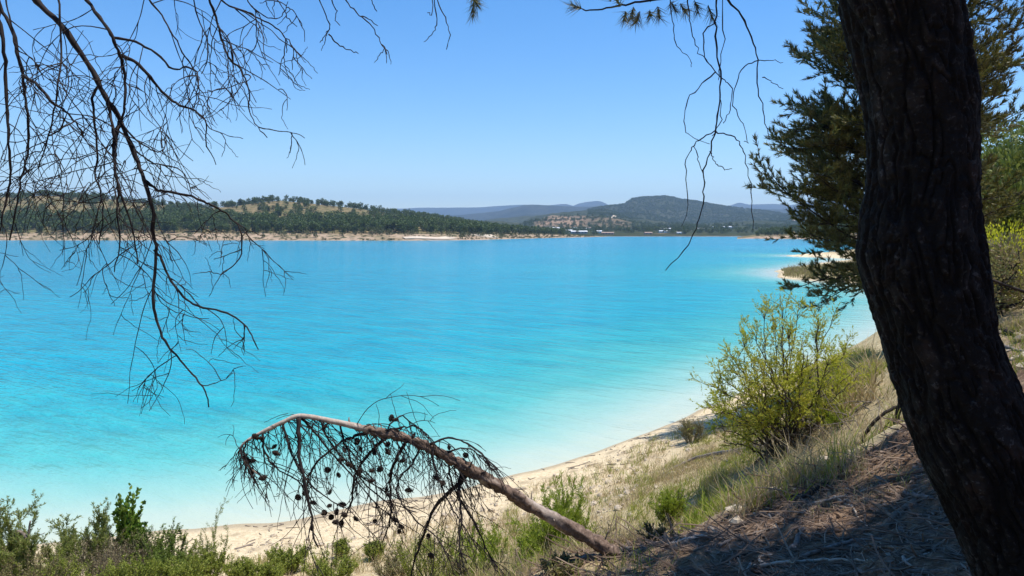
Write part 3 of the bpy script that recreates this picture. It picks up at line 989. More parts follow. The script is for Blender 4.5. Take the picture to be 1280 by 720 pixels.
for li, (pts, r0, r1, nsub, scl) in enumerate(LIMBS):
    Y0 = 3.2 + (.0 if li < 6 else float(g7.uniform(-.35, .45)))
    if pts[0][0] in (193, 150, 142, 124, 133, 180, 165):
        Y0 = 3.2
    ln = px_line(pts, Y0, 0, .10, g7, 4, .0018)
    if pts[0][1] < -5:      # the run up to the trunk, above the picture
        s0, _ = pick(tl, float(g7.uniform(.72, .97)))
        up = ln[0] + (-.25, -.25, .5)
        ln = np.vstack([smooth_line([s0, (s0 + up) / 2 + (0, 0, .25), up, ln[0]], 5)[:-1], ln])
        n0 = 15
    else:
        n0 = 0
    s = 3.2 / F
    b = MB()
    rad = knobby(len(ln), r0 * s * .45, r1 * s * .40, g7, .12)
    if n0:
        rad[:n0] = np.linspace(max(.014, rad[n0] * 1.6), rad[n0], n0)
    b.tube(ln, rad, 6)
    vis = ln[n0:]

    def sub(p, t, L, depth, rr):
        side = unit(g7.normal(size=3) * (1, .7, .6))
        tw = wander(p, t * .6 + side * .8 + (0, 0, -.1), L, 8, .085, (g7.normal() * 1.3, g7.normal() * .5, -1.3 + g7.normal() * 1.1), g7)
        tw[1:] += g7.normal(size=(len(tw) - 1, 3)) * .0016
        tw = smooth_line(tw, 2)
        b.tube(tw, knobby(len(tw), rr, rr * .55, g7, .12), 4)
        if depth:
            for _ in range(g7.integers(1, 4)):
                u = g7.uniform(.25, .8)
                a, t2 = pick(tw, u)
                sub(a, t2, max(.07, L * g7.uniform(.45, .85)), depth - 1, rr * .82)
    for _ in range(int(nsub * .68 + .5)):
        u = g7.uniform(.05, .93)
        p, t = pick(vis, u)
        sub(p, t, (scl * g7.uniform(.3, .75) + .06) * (1.1 - .7 * u), 2 if scl > .4 else 1, .0023)
    b.build('branch', M['dead_twig'], DT, smooth=True)

# ------------------------------------------------------------------ the half fallen dead pine in the middle
FP = thing('fallen_pine_tree', 'toppled dead pine sapling arching out over the beach with bare twigs and cones', 'tree', tuple(hit(765, 692)))
TRK = [(778, 698, 17.5), (765, 690, 17), (735, 672, 16.5), (700, 653, 15.5), (670, 636, 14.5), (640, 618, 14), (599, 594, 12), (567, 575, 11), (536, 559, 10), (504, 547, 9), (472, 540, 8.5), (452, 535, 8), (417, 527, 6.6), (376, 520, 5.8), (353, 528, 5), (328, 540, 4.2), (309, 551, 3.4), (301, 560, 2.8), (304, 573, 2.2), (318, 589, 1.6), (329, 597, 1.2)]
YB = float(hit(770, 694)[1])
print('fallen base', YB, [(px, float(hit(px, py)[1])) for px, py in ((765, 692), (735, 672), (700, 653))])
FY = lambda x: YB - .04 - .5 * np.clip((765 - x) / 460, 0, 1)
pts = np.array([at(x, y, FY(x)) for x, y, _ in TRK])
ln = smooth_line(pts, 10)
t_ = np.linspace(0, len(TRK) - 1, len(ln))
rad = np.interp(t_, range(len(TRK)), [r for _, _, r in TRK]) * 5.2 / F * .50
g8 = np.random.default_rng(8)
nn, ns = len(ln), 20
tt = np.gradient(ln, axis=0)
tt /= np.linalg.norm(tt, axis=1)[:, None]
aa = np.cross(tt, (0, 1, 0))
aa /= np.linalg.norm(aa, axis=1)[:, None]
bb = np.cross(tt, aa)
th2 = np.arange(ns) / ns * 2 * PI
arc = np.cumsum(np.r_[0, np.linalg.norm(np.diff(ln, axis=0), axis=1)])
cyl = np.stack([np.cos(th2)[None] * rad[:, None], np.sin(th2)[None] * rad[:, None], np.repeat(arc[:, None], ns, 1)], -1).reshape(-1, 3)
w1_, w2_ = worley(cyl * np.array([30, 30, 14]))
barky = np.repeat(sstep(2.25, 2.05, arc)[:, None], ns, 1).reshape(-1)
bald = sstep(.05, .16, fbm(cyl * np.array([8, 8, 3.2]) + 4, 3)) * np.repeat(sstep(.4, .8, arc)[:, None], ns, 1).reshape(-1)
barky = barky * (1 - .85 * bald)
dd = (.020 * sstep(0, .3, w2_ - w1_) - .008 + .010 * fbm(cyl * np.array([12, 12, 9]), 3)) * barky + .003 * fbm(cyl * 25, 2)
rv = (np.cos(th2)[None, :, None] * aa[:, None] + np.sin(th2)[None, :, None] * bb[:, None])
V = (ln[:, None] + rv * rad[:, None, None]).reshape(-1, 3) + rv.reshape(-1, 3) * (dd * np.minimum(1, np.repeat(rad, ns) / .03))[:, None]
I, J = np.meshgrid(np.arange(nn - 1), np.arange(ns), indexing='ij')
b = MB()
b.add(V, np.stack([I * ns + J, I * ns + (J + 1) % ns, (I + 1) * ns + (J + 1) % ns, (I + 1) * ns + J], -1).reshape(-1, 4))
m, nt, bs, N, Lk = new_mat('dead_pine_bark')
nz = noise_node(nt, 40, 5, .7)
r1_ = ramp(nt, [(.3, (.04, .026, .019)), (.55, (.16, .105, .075)), (.75, (.34, .26, .20))])
r2_ = ramp(nt, [(.3, (.28, .21, .16)), (.7, (.55, .47, .40))])
Lk.new(nz.outputs[0], r1_.inputs[0])
Lk.new(nz.outputs[0], r2_.inputs[0])
Lk.new(mixc(nt, attr(nt, 'barky'), r2_.outputs[0], r1_.outputs[0]), bs.inputs['Base Color'])
bs.inputs['Roughness'].default_value = .9
Lk.new(bump(nt, nz.outputs[0], .5, .004), bs.inputs['Normal'])
b.build('trunk', m, FP, smooth=True, attrs={'barky': barky})

FB = [([(373, 522), (374, 545), (374, 563), (381, 605), (390, 647), (392, 672), (398, 685)], 5, 1.6),
      ([(459, 540), (440, 547), (424, 554), (398, 576), (387, 592), (382, 615), (388, 640)], 4, 1.5),
      ([(484, 546), (470, 557), (459, 570), (443, 595), (440, 624), (430, 647), (421, 656)], 4.2, 1.5),
      ([(507, 552), (496, 573), (488, 592), (489, 624), (488, 650), (478, 678)], 4.4, 1.5),
      ([(585, 590), (575, 603), (561, 615), (542, 637), (529, 669), (518, 700), (513, 724)], 6, 2),
      ([(578, 586), (575, 600), (574, 618), (577, 650), (574, 682), (583, 704)], 4.2, 1.6),
      ([(560, 575), (566, 605), (590, 650), (610, 690), (622, 715)], 3, 1.3),
      ([(540, 562), (545, 590), (560, 625), (578, 655), (600, 690)], 2.6, 1.2),
      ([(525, 556), (515, 580), (498, 600), (500, 625), (520, 650), (545, 672), (562, 700)], 2.8, 1.2),
      ([(328, 540), (330, 562), (345, 585), (368, 598), (383, 612)], 2.6, 1.2),
      ([(376, 520), (392, 540), (418, 570), (445, 600), (470, 630), (500, 655)], 2.8, 1.2),
      ([(400, 525), (412, 550), (440, 585), (470, 608), (505, 628)], 2.6, 1.2),
      ([(425, 529), (432, 560), (452, 600), (480, 625), (520, 640)], 2.6, 1.2),
      ([(353, 528), (362, 560), (380, 595), (405, 620), (430, 635)], 2.6, 1.2),
      ([(470, 540), (500, 535), (520, 533), (535, 545), (545, 557)], 2.4, 1.4), ([(480, 541), (500, 520), (516, 530), (536, 545)], 2, 1.2),
      ([(536, 555), (560, 548), (585, 555), (605, 570), (614, 588)], 2.6, 1.2), ([(560, 565), (585, 560), (605, 575), (618, 590)], 2.2, 1.1),
      ([(310, 550), (304, 566), (308, 582), (322, 592)], 2, 1.2)]
limb_lines = []
for pts, r0, r1 in FB:
    yy = FY(pts[0][0])
    dY = g8.uniform(-.35, .35)
    ln2 = px_line(pts, yy, dY, .06, g8, 5, .003)
    limb_lines.append(ln2)
    b = MB()
    s = 5.7 / F * .5
    b.tube(ln2, knobby(len(ln2), r0 * s, r1 * s * .9, g8, .13), 5)
    for _ in range(13):
        p, t = pick(ln2, g8.uniform(.1, .95))
        sd3 = unit(g8.normal(size=3)) * (.9, .9, .5)
        tw = wander(p, t * .7 + sd3 - (0, 0, .25), g8.uniform(.12, .45) * min(1, max(.35, (p[0] + 2.25) * 2.2)), 7, .10, (g8.normal() * .8 + .35, 0, -1.2), g8)
        tw = smooth_line(tw, 2)
        b.tube(tw, knobby(len(tw), .0034, .0017, g8, .1), 3)
        for _ in range(g8.integers(0, 4)):
            p2, t2 = pick(tw, g8.uniform(.3, .95))
            tw2 = wander(p2, t2 * .8 + unit(g8.normal(size=3)) * .8, g8.uniform(.06, .2), 5, .2, (0, 0, -.5), g8)
            b.tube(tw2, np.linspace(.0024, .0014, len(tw2)), 3)
    b.build('branch', M['dead_twig'], FP, smooth=True)
# fine fringe of twigs straight off the trunk
b = MB()
for _ in range(150):
    u = .3 + .64 * g8.uniform(0, 1) ** 1.15
    p, t = pick(ln, u)
    L = g8.uniform(.2, .68) * (1 if u < .70 else .35)
    if u < .5:
        L *= .7
    d = t * g8.uniform(-.9, .3) + np.array([g8.normal() * .4, g8.normal() * .6, g8.normal() * .35 - .5])
    tw = wander(p, d, L, 8, .13, (g8.normal() * .6 + .5, 0, -1.7), g8)
    tw = smooth_line(tw, 2)
    b.tube(tw, knobby(len(tw), .0036, .0017, g8, .1), 3)
    for _ in range(3):
        p2, t2 = pick(tw, g8.uniform(.3, .95))
        tw2 = wander(p2, t2 * .8 + unit(g8.normal(size=3)) * .7, L * g8.uniform(.25, .5), 5, .18, (0, 0, -.6), g8)
        b.tube(tw2, np.linspace(.0024, .0014, len(tw2)), 3)
# thin whiskers standing up over the trunk
for pts in [[(488, 492), (494, 515), (500, 535)], [(508, 490), (516, 515), (524, 535), (536, 548)], [(470, 505), (474, 520), (471, 540)], [(330, 528), (348, 520), (360, 517)], [(345, 524), (365, 518), (372, 522)]]:
    l3 = px_line(pts, FY(pts[-1][0]), 0, .03, g8, 4, .002)
    b.tube(l3, np.linspace(.0018, .0028, len(l3)), 3)
b.build('twigs', M['dead_twig'], FP, smooth=True)
for _ in range(18):
    b = MB()
    u = g8.uniform(.02, .62)
    p, t = pick(ln, u)
    rr0 = float(np.interp(u, np.linspace(0, 1, len(rad)), rad))
    d = np.cross(t, g8.normal(size=3))
    d = unit(d)
    L = g8.uniform(.02, .09)
    st = wander(p + d * rr0 * .7, d + t * .4, rr0 * .4 + L, 3, .1, g=g8)
    b.tube(st, np.linspace(g8.uniform(.005, .010), .003, len(st)), 5)
    b.build('stub', M['stick'], FP, smooth=True)
# bark tatters: the cones
cb = MB()
for k in range(46):
    ph = k * 2.39996
    v = (k + .5) / 46
    zz = (1 - 2 * v)
    rr_ = math.sqrt(max(0, 1 - zz * zz))
    d = np.array([rr_ * math.cos(ph), rr_ * math.sin(ph), zz * 1.15])
    p = d * .018
    s = unit(np.cross(d, (0, 0, 1.01)))
    u_ = unit(np.cross(s, d))
    cb.add([p - s * .006, p + s * .006, p + d * .005 + s * .007 + u_ * .006, p + d * .009 + u_ * .010, p + d * .005 - s * .007 + u_ * .006], [[0, 1, 2, 4]])
    cb.f.append((np.array([[4, 2, 3]]) + cb.n - 5, 0))
for sd_ in (1,):
    vv = []
    for a in range(7):
        la = PI * a / 6
        for o_ in range(8):
            lo = o_ / 8 * 2 * PI
            vv.append((.0175 * math.sin(la) * math.cos(lo), .0175 * math.sin(la) * math.sin(lo), .021 * math.cos(la)))
    ff = [[a * 8 + o_, a * 8 + (o_ + 1) % 8, (a + 1) * 8 + (o_ + 1) % 8, (a + 1) * 8 + o_] for a in range(6) for o_ in range(8)]
    cb.add(vv, ff)
CONES = [(655, 102), (672, 108), (672, 148), (742, 170), (565, 133), (470, 225), (455, 265), (395, 135), (520, 193), (575, 347), (580, 308), (640, 205), (405, 305), (415, 390), (460, 440), (440, 468), (393, 472), (515, 495), (590, 505), (345, 530), (670, 500), (685, 545), (694, 528), (800, 563), (855, 357), (725, 385), (635, 385), (650, 322), (290, 412), (320, 395), (110, 270), (155, 335), (205, 240), (195, 215), (880, 215), (945, 248), (830, 335), (440, 510), (460, 518), (810, 640), (695, 270), (640, 232), (530, 310), (490, 285), (535, 225), (125, 175), (150, 180), (413, 445), (350, 433), (470, 480), (448, 325), (610, 302), (590, 230), (420, 490)]
cm = None
for k, (zx, zy) in enumerate(CONES):
    px, py = 280 + zx / 3.13, 490 + zy / 3.13
    w = at(px, py, FY(px) + g8.uniform(-.2, .15))
    if cm is None:
        o = cb.build('cone', M['cone'], FP, smooth=False)
        # the first one was built round the world origin: bring its mesh to its own centre
        off = BASE[FP.name]
        for v in o.data.vertices:
            v.co += Vector(off)
        cm = o
    else:
        o = cm.copy()
        COL.objects.link(o)
    o.parent = FP
    o.location = Vector(w - BASE[FP.name])
    o.rotation_euler = (g8.uniform(0, 6), g8.uniform(0, 6), g8.uniform(0, 6))
    s = g8.uniform(.55, .85)
    o.scale = (s * .95, s * .95, s * 1.3)

# ------------------------------------------------------------------ the living pine behind the big trunk
MPY = 28.0
MPX = (1120 - 640) / F * MPY
MS = MPY / 15.0
mz = gz(MPX, MPY)
MP = thing('pine_tree', 'bushy green pine half hidden behind the massive trunk, upswept brushy shoots', 'tree', (MPX, MPY, mz - .05))
g9 = np.random.default_rng(9)
b = MB()
lead = smooth_line([(MPX, MPY, mz - .3), (MPX + .1, MPY, mz + 4), (MPX, MPY + .1, mz + 8), (MPX + .1, MPY, mz + 11), (MPX, MPY, mz + 14.0)], 6)
b.tube(lead, np.linspace(.25, .04, len(lead)), 10)
b.build('trunk', M['black_bark'], MP, smooth=True)
bl, nb = MB(), MB()
SPs, SDs = [], []


def pine_limb(s, d, L, droop=.25, dens=1.0):
    n = 9
    l1 = wander(s, d, L, n, .12, (0, 0, .15), g9)
    l1 = smooth_line(l1, 2)
    bl.tube(l1, np.linspace(.045, .010, len(l1)), 5)
    k = int(L / .26)
    for i in range(k):
        u = .18 + .82 * (i + g9.uniform(0, .8)) / k
        p, t = pick(l1, min(u, .99))
        sd_ = unit(np.cross(t, (0, 0, 1))) * (1 if i % 2 else -1)
        l2 = wander(p, t * .75 + sd_ * g9.uniform(.3, 1) + (0, 0, g9.uniform(-.35, .45)), L * (.36 * (1.15 - u) + .10) * g9.uniform(.7, 1.2), 5, .14, (0, 0, .35), g9)
        bl.tube(l2, np.linspace(.014, .006, len(l2)), 3)
        ll = np.linalg.norm(np.diff(l2, axis=0), axis=1).sum()
        for v in np.arange(.15, 1.0, .135 / max(ll, .1) / dens):
            a, t2 = pick(l2, v)
            SPs.append(a)
            SDs.append(unit(t2 * .9 + g9.normal(size=3) * .45 + (0, 0, .35)))
        SPs.append(l2[-1])
        SDs.append(unit(t2 + (0, 0, .3)))
    SPs.append(l1[-1])
    SDs.append(unit(l1[-1] - l1[-2]))


# explicit big limbs on the left seen beside the trunk, then the rest all round
for k in range(145):
    h = g9.uniform(.16, .97)
    a = g9.uniform(0, 2 * PI)
    # fuller on the lake side, thinner to the right as in the picture
    if math.cos(a) > .2 and g9.random() < .3:
        continue
    s, _ = pick(lead, h)
    prof = 4.6 * (1 - .3 * max(0, h - .55) / .45)
    L = prof * g9.uniform(.72, 1.05)
    pine_limb(s, (math.cos(a), math.sin(a) * .95, g9.uniform(-.1, .25) + max(0, h - .3) * g9.uniform(.1, 1.1)), L)
for (x, y, L, dz) in [(1092, 322, 7.6, -.16), (1095, 300, 4.6, .04), (1085, 345, 2.4, -.05), (1085, 335, 3.0, -.05), (1085, 345, 2.0, -.15), (1095, 280, 5.2, .15), (1095, 262, 5.2, .22), (1085, 250, 5.8, .2), (1085, 225, 5.6, .25), (1085, 190, 5.6, .3), (1085, 150, 5.4, .35), (1085, 120, 5.4, .4), (1085, 90, 5, .5)]:
    s = at(1120, y - 14, MPY)
    pine_limb(s, (-1, -.35, dz - .06), L * .82, dens=.9)
SPs, SDs = np.array(SPs), np.array(SDs)
shoots(nb, SPs, SDs, 17, .205, .030, .8, g9)
bl.build('limbs', M['black_bark'], MP, smooth=True)
nb.build('crown', M['needles'], MP)
print('mid pine shoots', len(SPs))
# ------------------------------------------------------------------ shrubs
def shrub(name, label, cat, base, h, w, stems, leafm, g, L=.03, W=.008, dens=60, lean=(0, 0), tips=3, up=.6, group=None, bare=.08, stemr=.006, clump=.16, depth=.8, stemm='stem', fine=0):
    """stems fan out of the base, each forks, and small leaves stand along the outer part"""
    base = np.asarray(base, float)
    o = thing(name, label, cat, tuple(base), group)
    bs_, lf = MB(), MB()
    LP, LD = [], []
    for i in range(stems):
        a = g.uniform(0, 2 * PI)
        r = math.sqrt(g.uniform(0, 1))
        d = np.array([math.cos(a) * r * w / h + lean[0], math.sin(a) * r * w * depth / h + lean[1], 1.0])
        Lh = h * g.uniform(.6, 1.0) * (1 - .25 * r)
        s0 = base + np.array([math.cos(a) * r * w * .38, math.sin(a) * r * w * .38, -.04])
        l1 = wander(s0, d, Lh * math.sqrt(1 + (r * w / h) ** 2) * .9, 7, .09, (0, 0, up * .5), g)
        l1 = smooth_line(l1, 2)
        bs_.tube(l1, np.linspace(stemr, stemr * .35, len(l1)), 4)
        subs = [l1]
        for _ in range(tips):
            u = g.uniform(.25, .9)
            p, t = pick(l1, u)
            l2 = wander(p, t * .8 + unit(g.normal(size=3)) * .8 + (0, 0, up * .4), Lh * g.uniform(.22, .48) * (1.2 - u * .5), 5, .12, (0, 0, up), g)
            bs_.tube(l2, np.linspace(stemr * .5, stemr * .25, len(l2)), 3)
            subs.append(l2)
            for _ in range(fine):
                p3, t3 = pick(l2, g.uniform(.2, .95))
                l3 = wander(p3, t3 * .8 + unit(g.normal(size=3)) * .9, Lh * g.uniform(.07, .16), 4, .12, (0, 0, up * .5), g)
                bs_.tube(l3, np.linspace(stemr * .3, stemr * .2, len(l3)), 3)
                subs.append(l3)
        for k, s in enumerate(subs):
            n = max(3, int(1.25 * dens * np.linalg.norm(np.diff(s, axis=0), axis=1).sum()))
            x = g.uniform(bare if k == 0 else .1, 1, n) * (len(s) - 1)
            ii = np.minimum(x.astype(int), len(s) - 2)
            f_ = (x - ii)[:, None]
            P_ = s[ii] * (1 - f_) + s[ii + 1] * f_
            T_ = s[ii + 1] - s[ii]
            T_ /= np.linalg.norm(T_, axis=1)[:, None] + 1e-9
            LP.append(P_ + g.normal(size=(n, 3)) * .006)
            LD.append(T_ * up + unit_rows(g.normal(size=(n, 3))) * .8)
    LP, LD = np.concatenate(LP), np.concatenate(LD)
    lf.leaves(LP, LD, 1.25 * L * g.uniform(.7, 1.3, len(LP)), 1.3 * W * g.uniform(.8, 1.2, len(LP)))
    bs_.build('stems', M[stemm], o, smooth=True)
    lf.build('foliage', M[leafm], o)
    return o


def unit_rows(a):
    return a / (np.linalg.norm(a, axis=1)[:, None] + 1e-9)


# the big tamarisk by the water
g1 = np.random.default_rng(101)
tb = hit(985, 560)
TM = thing('tamarisk_shrub', 'tall feathery yellow green tamarisk leaning by the shore left of the massive trunk', 'shrub', tuple(tb))
sx = tb[1] / F
bs_, lf = MB(), MB()
LP, LD = [], []
TIPS = [(975, 366, .1), (1000, 378, .4), (1020, 392, -.2), (1040, 400, .3), (955, 392, -.3), (940, 412, .2), (928, 425, .5), (912, 442, -.1), (900, 470, .5), (885, 482, .1), (884, 510, -.3), (893, 535, .2), (915, 545, .6), (1060, 432, .4), (1078, 455, -.2), (1095, 470, .4), (1100, 495, .0), (1085, 515, .8), (985, 420, -.8), (1010, 440, -.9), (955, 450, -.9), (930, 480, -1), (1035, 455, -.7), (1060, 480, -.8), (915, 505, -.9), (975, 480, -1.1), (1000, 490, -1.1), (945, 520, -1.0), (1040, 510, -.9), (970, 400, .9), (1005, 415, 1), (940, 450, 1), (1050, 450, 1), (900, 500, 1), (1080, 490, 1), (910, 460, .3), (925, 530, -.6), (1015, 470, .2), (960, 500, .4), (1105, 470, 1.0), (880, 500, .3), (890, 530, .5), (905, 552, .2)]


def along(s, n, g, lo=.1):
    x = g.uniform(lo, 1, n) * (len(s) - 1)
    ii = np.minimum(x.astype(int), len(s) - 2)
    f_ = (x - ii)[:, None]
    return s[ii] * (1 - f_) + s[ii + 1] * f_, unit_rows(s[ii + 1] - s[ii])


for px, py, dy in TIPS:
    e = at(px, py, tb[1] + dy)
    s0 = tb + np.array([g1.normal() * .25, g1.normal() * .25, -.05])
    s0[2] = gz(s0[0], s0[1]) - .05
    md = s0 * .5 + e * .5 + np.array([0, 0, .12 * abs(px - 985) / 100])
    l1 = smooth_line([s0, md, e], 8, .02, g1)
    bs_.tube(l1, np.linspace(.026, .005, len(l1)), 5)
    Lw = np.linalg.norm(e - s0)
    for _ in range(int(4 + Lw * 4)):
        u = g1.uniform(.25, 1)
        p, t = pick(l1, min(u, .98))
        l2 = wander(p, t * .8 + unit(g1.normal(size=3)) * .75 + (0, 0, .25), g1.uniform(.25, .75) * (1.25 - .6 * u), 6, .12, (0, 0, .35), g1)
        bs_.tube(l2, np.linspace(.007, .003, len(l2)), 3)
        for _ in range(7):
            p3, t3 = pick(l2, g1.uniform(.15, .98))
            l3 = wander(p3, t3 * .7 + unit(g1.normal(size=3)) * .8, g1.uniform(.10, .26), 3, .1, (0, 0, .1), g1)
            P_, T_ = along(l3, 15, g1, .0)
            LP.append(P_)
            LD.append(T_ + .55 * unit_rows(g1.normal(size=T_.shape)))
LP, LD = np.concatenate(LP), np.concatenate(LD)
lf.leaves(LP, LD, .056 * g1.uniform(.6, 1.3, len(LP)), .013)
bs_.build('stems', M['stem'], TM, smooth=True)
lf.build('foliage', M['tamarisk'], TM)
print('tamarisk', len(LP))

# the second, lower tamarisk growth behind it on the slope
g2 = np.random.default_rng(22)


def bp(px, py_top, Y):
    """base on the ground straight under a picture column at distance Y, and the height that brings the top to py_top"""
    x = (px - 640) / F * Y
    z0 = gz(x, Y)
    zt = float(z_of(0, [py_top], Y)[0])
    return np.array([x, Y, z0]), zt - z0


LOW = [  # bottom left row: (px, top py, Y, width m, kind, label)
    ('poplar_sapling', 149, 622, 14.5, .13, 'poplar', 'slender poplar sapling with glossy green leaves rising above the bottom left shrubs', 'sapling'),
    ('tamarisk_shrub', 97, 626, 14.2, .75, 'wispy', 'wispy grey green tamarisk left of the poplar sapling, airy against the water', 'shrub'),
    ('tamarisk_shrub', 46, 644, 14.0, .35, 'wisp', 'small airy tamarisk sprig just right of the bent dead stem', 'shrub'),
    ('tamarisk_shrub', -4, 628, 13.0, .45, 'wispy', 'feathery tamarisk cut by the left picture edge, tips over the water', 'shrub'),
    ('shrub', 185, 655, 14.3, .62, 'deep', 'dense dark green shrub just right of the poplar sapling', 'shrub'),
    ('shrub', 137, 660, 14.0, .55, 'brown', 'brownish olive shrub at the foot of the poplar sapling', 'shrub'),
    ('shrub', 90, 676, 13.3, .75, 'brown', 'dull brown dry shrub under the wispy tamarisk', 'shrub'),
    ('shrub', 48, 684, 12.8, .65, 'lime', 'yellow green low shrub in front of the bent dead stem', 'shrub'),
    ('shrub', 140, 690, 12.6, .60, 'lime', 'fresh green low shrub on the bottom edge below the poplar sapling', 'shrub'),
    ('shrub', 8, 690, 12.4, .60, 'olive', 'olive shrub in the bottom left corner', 'shrub'),
    ('shrub', 207, 690, 13.2, .55, 'green', 'yellowish green low shrub between the dense dark shrub and the bare sand', 'shrub'),
    ('shrub', 243, 668, 15.0, .50, 'green', 'round green shrub with a pale feathery sprig, alone on the sand', 'shrub'),
    ('tamarisk_shrub', 256, 634, 15.2, .28, 'wisp', 'thin pale tamarisk sprig rising behind the round green shrub', 'shrub'),
    ('shrub', 292, 690, 14.6, .30, 'green', 'small thin green plant on the sand right of the round shrub', 'shrub'),
    ('shrub', 352, 671, 15.5, .42, 'green', 'green saltbush on the beach below the tip of the toppled pine', 'shrub'),
    ('shrub', 405, 684, 14.6, .62, 'lime', 'wide yellow green saltbush under the hanging cones', 'shrub'),
    ('shrub', 327, 698, 14.6, .30, 'lime', 'low sparse saltbush left of the green saltbush on the beach', 'shrub'),
    ('shrub', 422, 668, 16.5, .20, 'lime', 'small upright tuft behind the wide yellow green saltbush', 'shrub'),
    ('shrub', 463, 666, 16.0, .25, 'lime', 'small upright green plant beside the cluster of cones', 'shrub'),
    ('shrub', 485, 690, 14.0, .45, 'olive', 'straw coloured olive shrublet on the bottom edge below the cones', 'shrub'),
    ('shrub', 540, 640, 13.0, .75, 'oliveg', 'sprawling grey olive shrub behind the thick hanging branch', 'shrub'),
    ('shrub', 585, 668, 11.5, .55, 'darkol', 'grey green bushy plant on the bottom edge left of the leaning stem', 'shrub'),
    ('shrub', 640, 632, 10.5, .95, 'limeol', 'bright green bush under the leaning dead stem', 'shrub'),
    ('shrub', 700, 592, 11.0, .6, 'limef', 'bright lime feathery bush rising behind the leaning dead stem', 'shrub'),
    ('shrub', 655, 676, 9.0, .40, 'darkol', 'grey green spiny plant beneath the base of the leaning stem', 'shrub'),
    ('dead_shrub', 775, 628, 8.2, .42, 'dead', 'dark brittle dead shrub with curled stems right of the leaning stem', 'shrub'),
    ('shrub', 825, 655, 7.2, .20, 'dark', 'dark green slim plant beside the base of the leaning stem', 'shrub'),
    ('shrub', 800, 668, 6.9, .16, 'dark', 'small dark green weed at the edge of the shaded knoll', 'shrub'),
    ('shrub', 845, 600, 13.5, .28, 'limeol', 'upright green weed on the open slope below the big tamarisk', 'shrub'),
    ('shrub', 918, 612, 11.5, .55, 'gr', 'fresh green clump among dry stalks at the edge of the knoll', 'shrub'),
    ('shrub', 870, 520, 24.5, .5, 'olive', 'brown green bush at the water end of the big tamarisk', 'shrub'),
    ('tamarisk_shrub', 1085, 455, 17.0, .75, 'wispy2', 'lower green tamarisk between the big tamarisk and the massive trunk', 'shrub'),
    ('shrub', 1060, 520, 13.5, .55, 'limeol', 'weedy green bush under the right side of the big tamarisk', 'shrub'),
    ('shrub', 1090, 578, 8.5, .2, 'dark', 'small dark tuft on the sunlit bank left of the massive trunk', 'shrub'),
    ('shrub', 600, 694, 6.4, .35, 'darkol', 'grey olive low plant at the bottom edge just left of the leaning stem foot', 'shrub'),
    ('shrub', 662, 696, 5.9, .22, 'oliveg', 'small scrubby plant directly under the thick end of the leaning stem', 'shrub'),
    ('shrub', 706, 708, 5.2, .16, 'olive', 'straw coloured scrub on the bottom edge below the barky root piece', 'shrub'),
    ('shrub', 838, 690, 5.6, .22, 'dark', 'dark weedy tuft on the bottom edge at the start of the litter', 'shrub'),
    ('shrub', 955, 600, 9.6, .35, 'gr', 'upright fresh green tuft behind the crest branch', 'shrub'),
    ('shrub', 985, 596, 8.6, .25, 'olive', 'brown stalky plant on the crest behind the dark limb piece', 'shrub'),
    ('shrub', 885, 628, 10.0, .35, 'gr', 'low green tuft left of the fresh green clump', 'shrub'),
    ('shrub', 1040, 585, 9.5, .35, 'limeol', 'weedy green plant on the crest under the arched dead branch', 'shrub'),
    ('shrub', 1005, 598, 10.5, .4, 'olive', 'tangled straw and olive bush below the curved dead branch', 'shrub'),
]
KIND = {
    'poplar': dict(stems=13, leafm='poplar', L=.07, W=.056, dens=34, tips=4, up=1.3, bare=.12, depth=1),
    'wispy': dict(stems=12, leafm='tamarisk_grey', L=.045, W=.010, dens=150, tips=6, up=.9, fine=5, bare=.3),
    'wispy2': dict(stems=22, leafm='tamarisk', L=.05, W=.010, dens=130, tips=6, up=.8, fine=5, bare=.15),
    'wisp': dict(stems=4, leafm='tamarisk_grey', L=.04, W=.007, dens=90, tips=5, up=.9, fine=3, bare=.3),
    'green': dict(stems=46, leafm='shrub_green', L=.032, W=.012, dens=110, tips=5, up=.35, fine=1),
    'gr': dict(stems=60, leafm='shrub_lime', L=.07, W=.010, dens=50, tips=2, up=1.5),
    'lime': dict(stems=44, leafm='shrub_green', L=.03, W=.012, dens=100, tips=5, up=.5, fine=1),
    'limeol': dict(stems=40, leafm='shrub_lime', L=.04, W=.011, dens=90, tips=5, up=1.0, fine=1),
    'limef': dict(stems=50, leafm='shrub_lime', L=.05, W=.008, dens=110, tips=5, up=1.0, fine=3),
    'olive': dict(stems=44, leafm='shrub_olive', L=.028, W=.010, dens=75, tips=5, up=.3, fine=1),
    'oliveg': dict(stems=44, leafm='shrub_green', L=.03, W=.009, dens=70, tips=5, up=.8),
    'deep': dict(stems=50, leafm='shrub_deep', L=.034, W=.012, dens=120, tips=6, up=.7, fine=1),
    'brown': dict(stems=55, leafm='shrub_brown', L=.022, W=.008, dens=45, tips=6, up=.3, fine=2),
    'dark': dict(stems=16, leafm='shrub_dark', L=.03, W=.010, dens=110, tips=4, up=1.0),
    'darkol': dict(stems=40, leafm='shrub_olive', L=.03, W=.010, dens=90, tips=5, up=.9),
    'dead': dict(stems=24, leafm='shrub_dark', L=.022, W=.006, dens=34, tips=7, up=-.1, stemm='black_bark', stemr=.005, fine=2),
}
g3 = np.random.default_rng(33)
for nm, px, ty, Y, w, kind, label, cat in LOW:
    base, h = bp(px, ty, Y)
    if h < .12:
        print('low shrub', label, h)
        h = .15
    shrub(nm, label, cat, base, h * (1.45 if kind == 'poplar' else 1.15 if kind.startswith('wis') else 1.15 if kind in ('brown', 'olive', 'deep') else 1.0), w * (1.0 if kind == 'poplar' else 1.12), g=g3, **KIND[kind])

# a lone bent dead stem at the bottom left
g4 = np.random.default_rng(44)


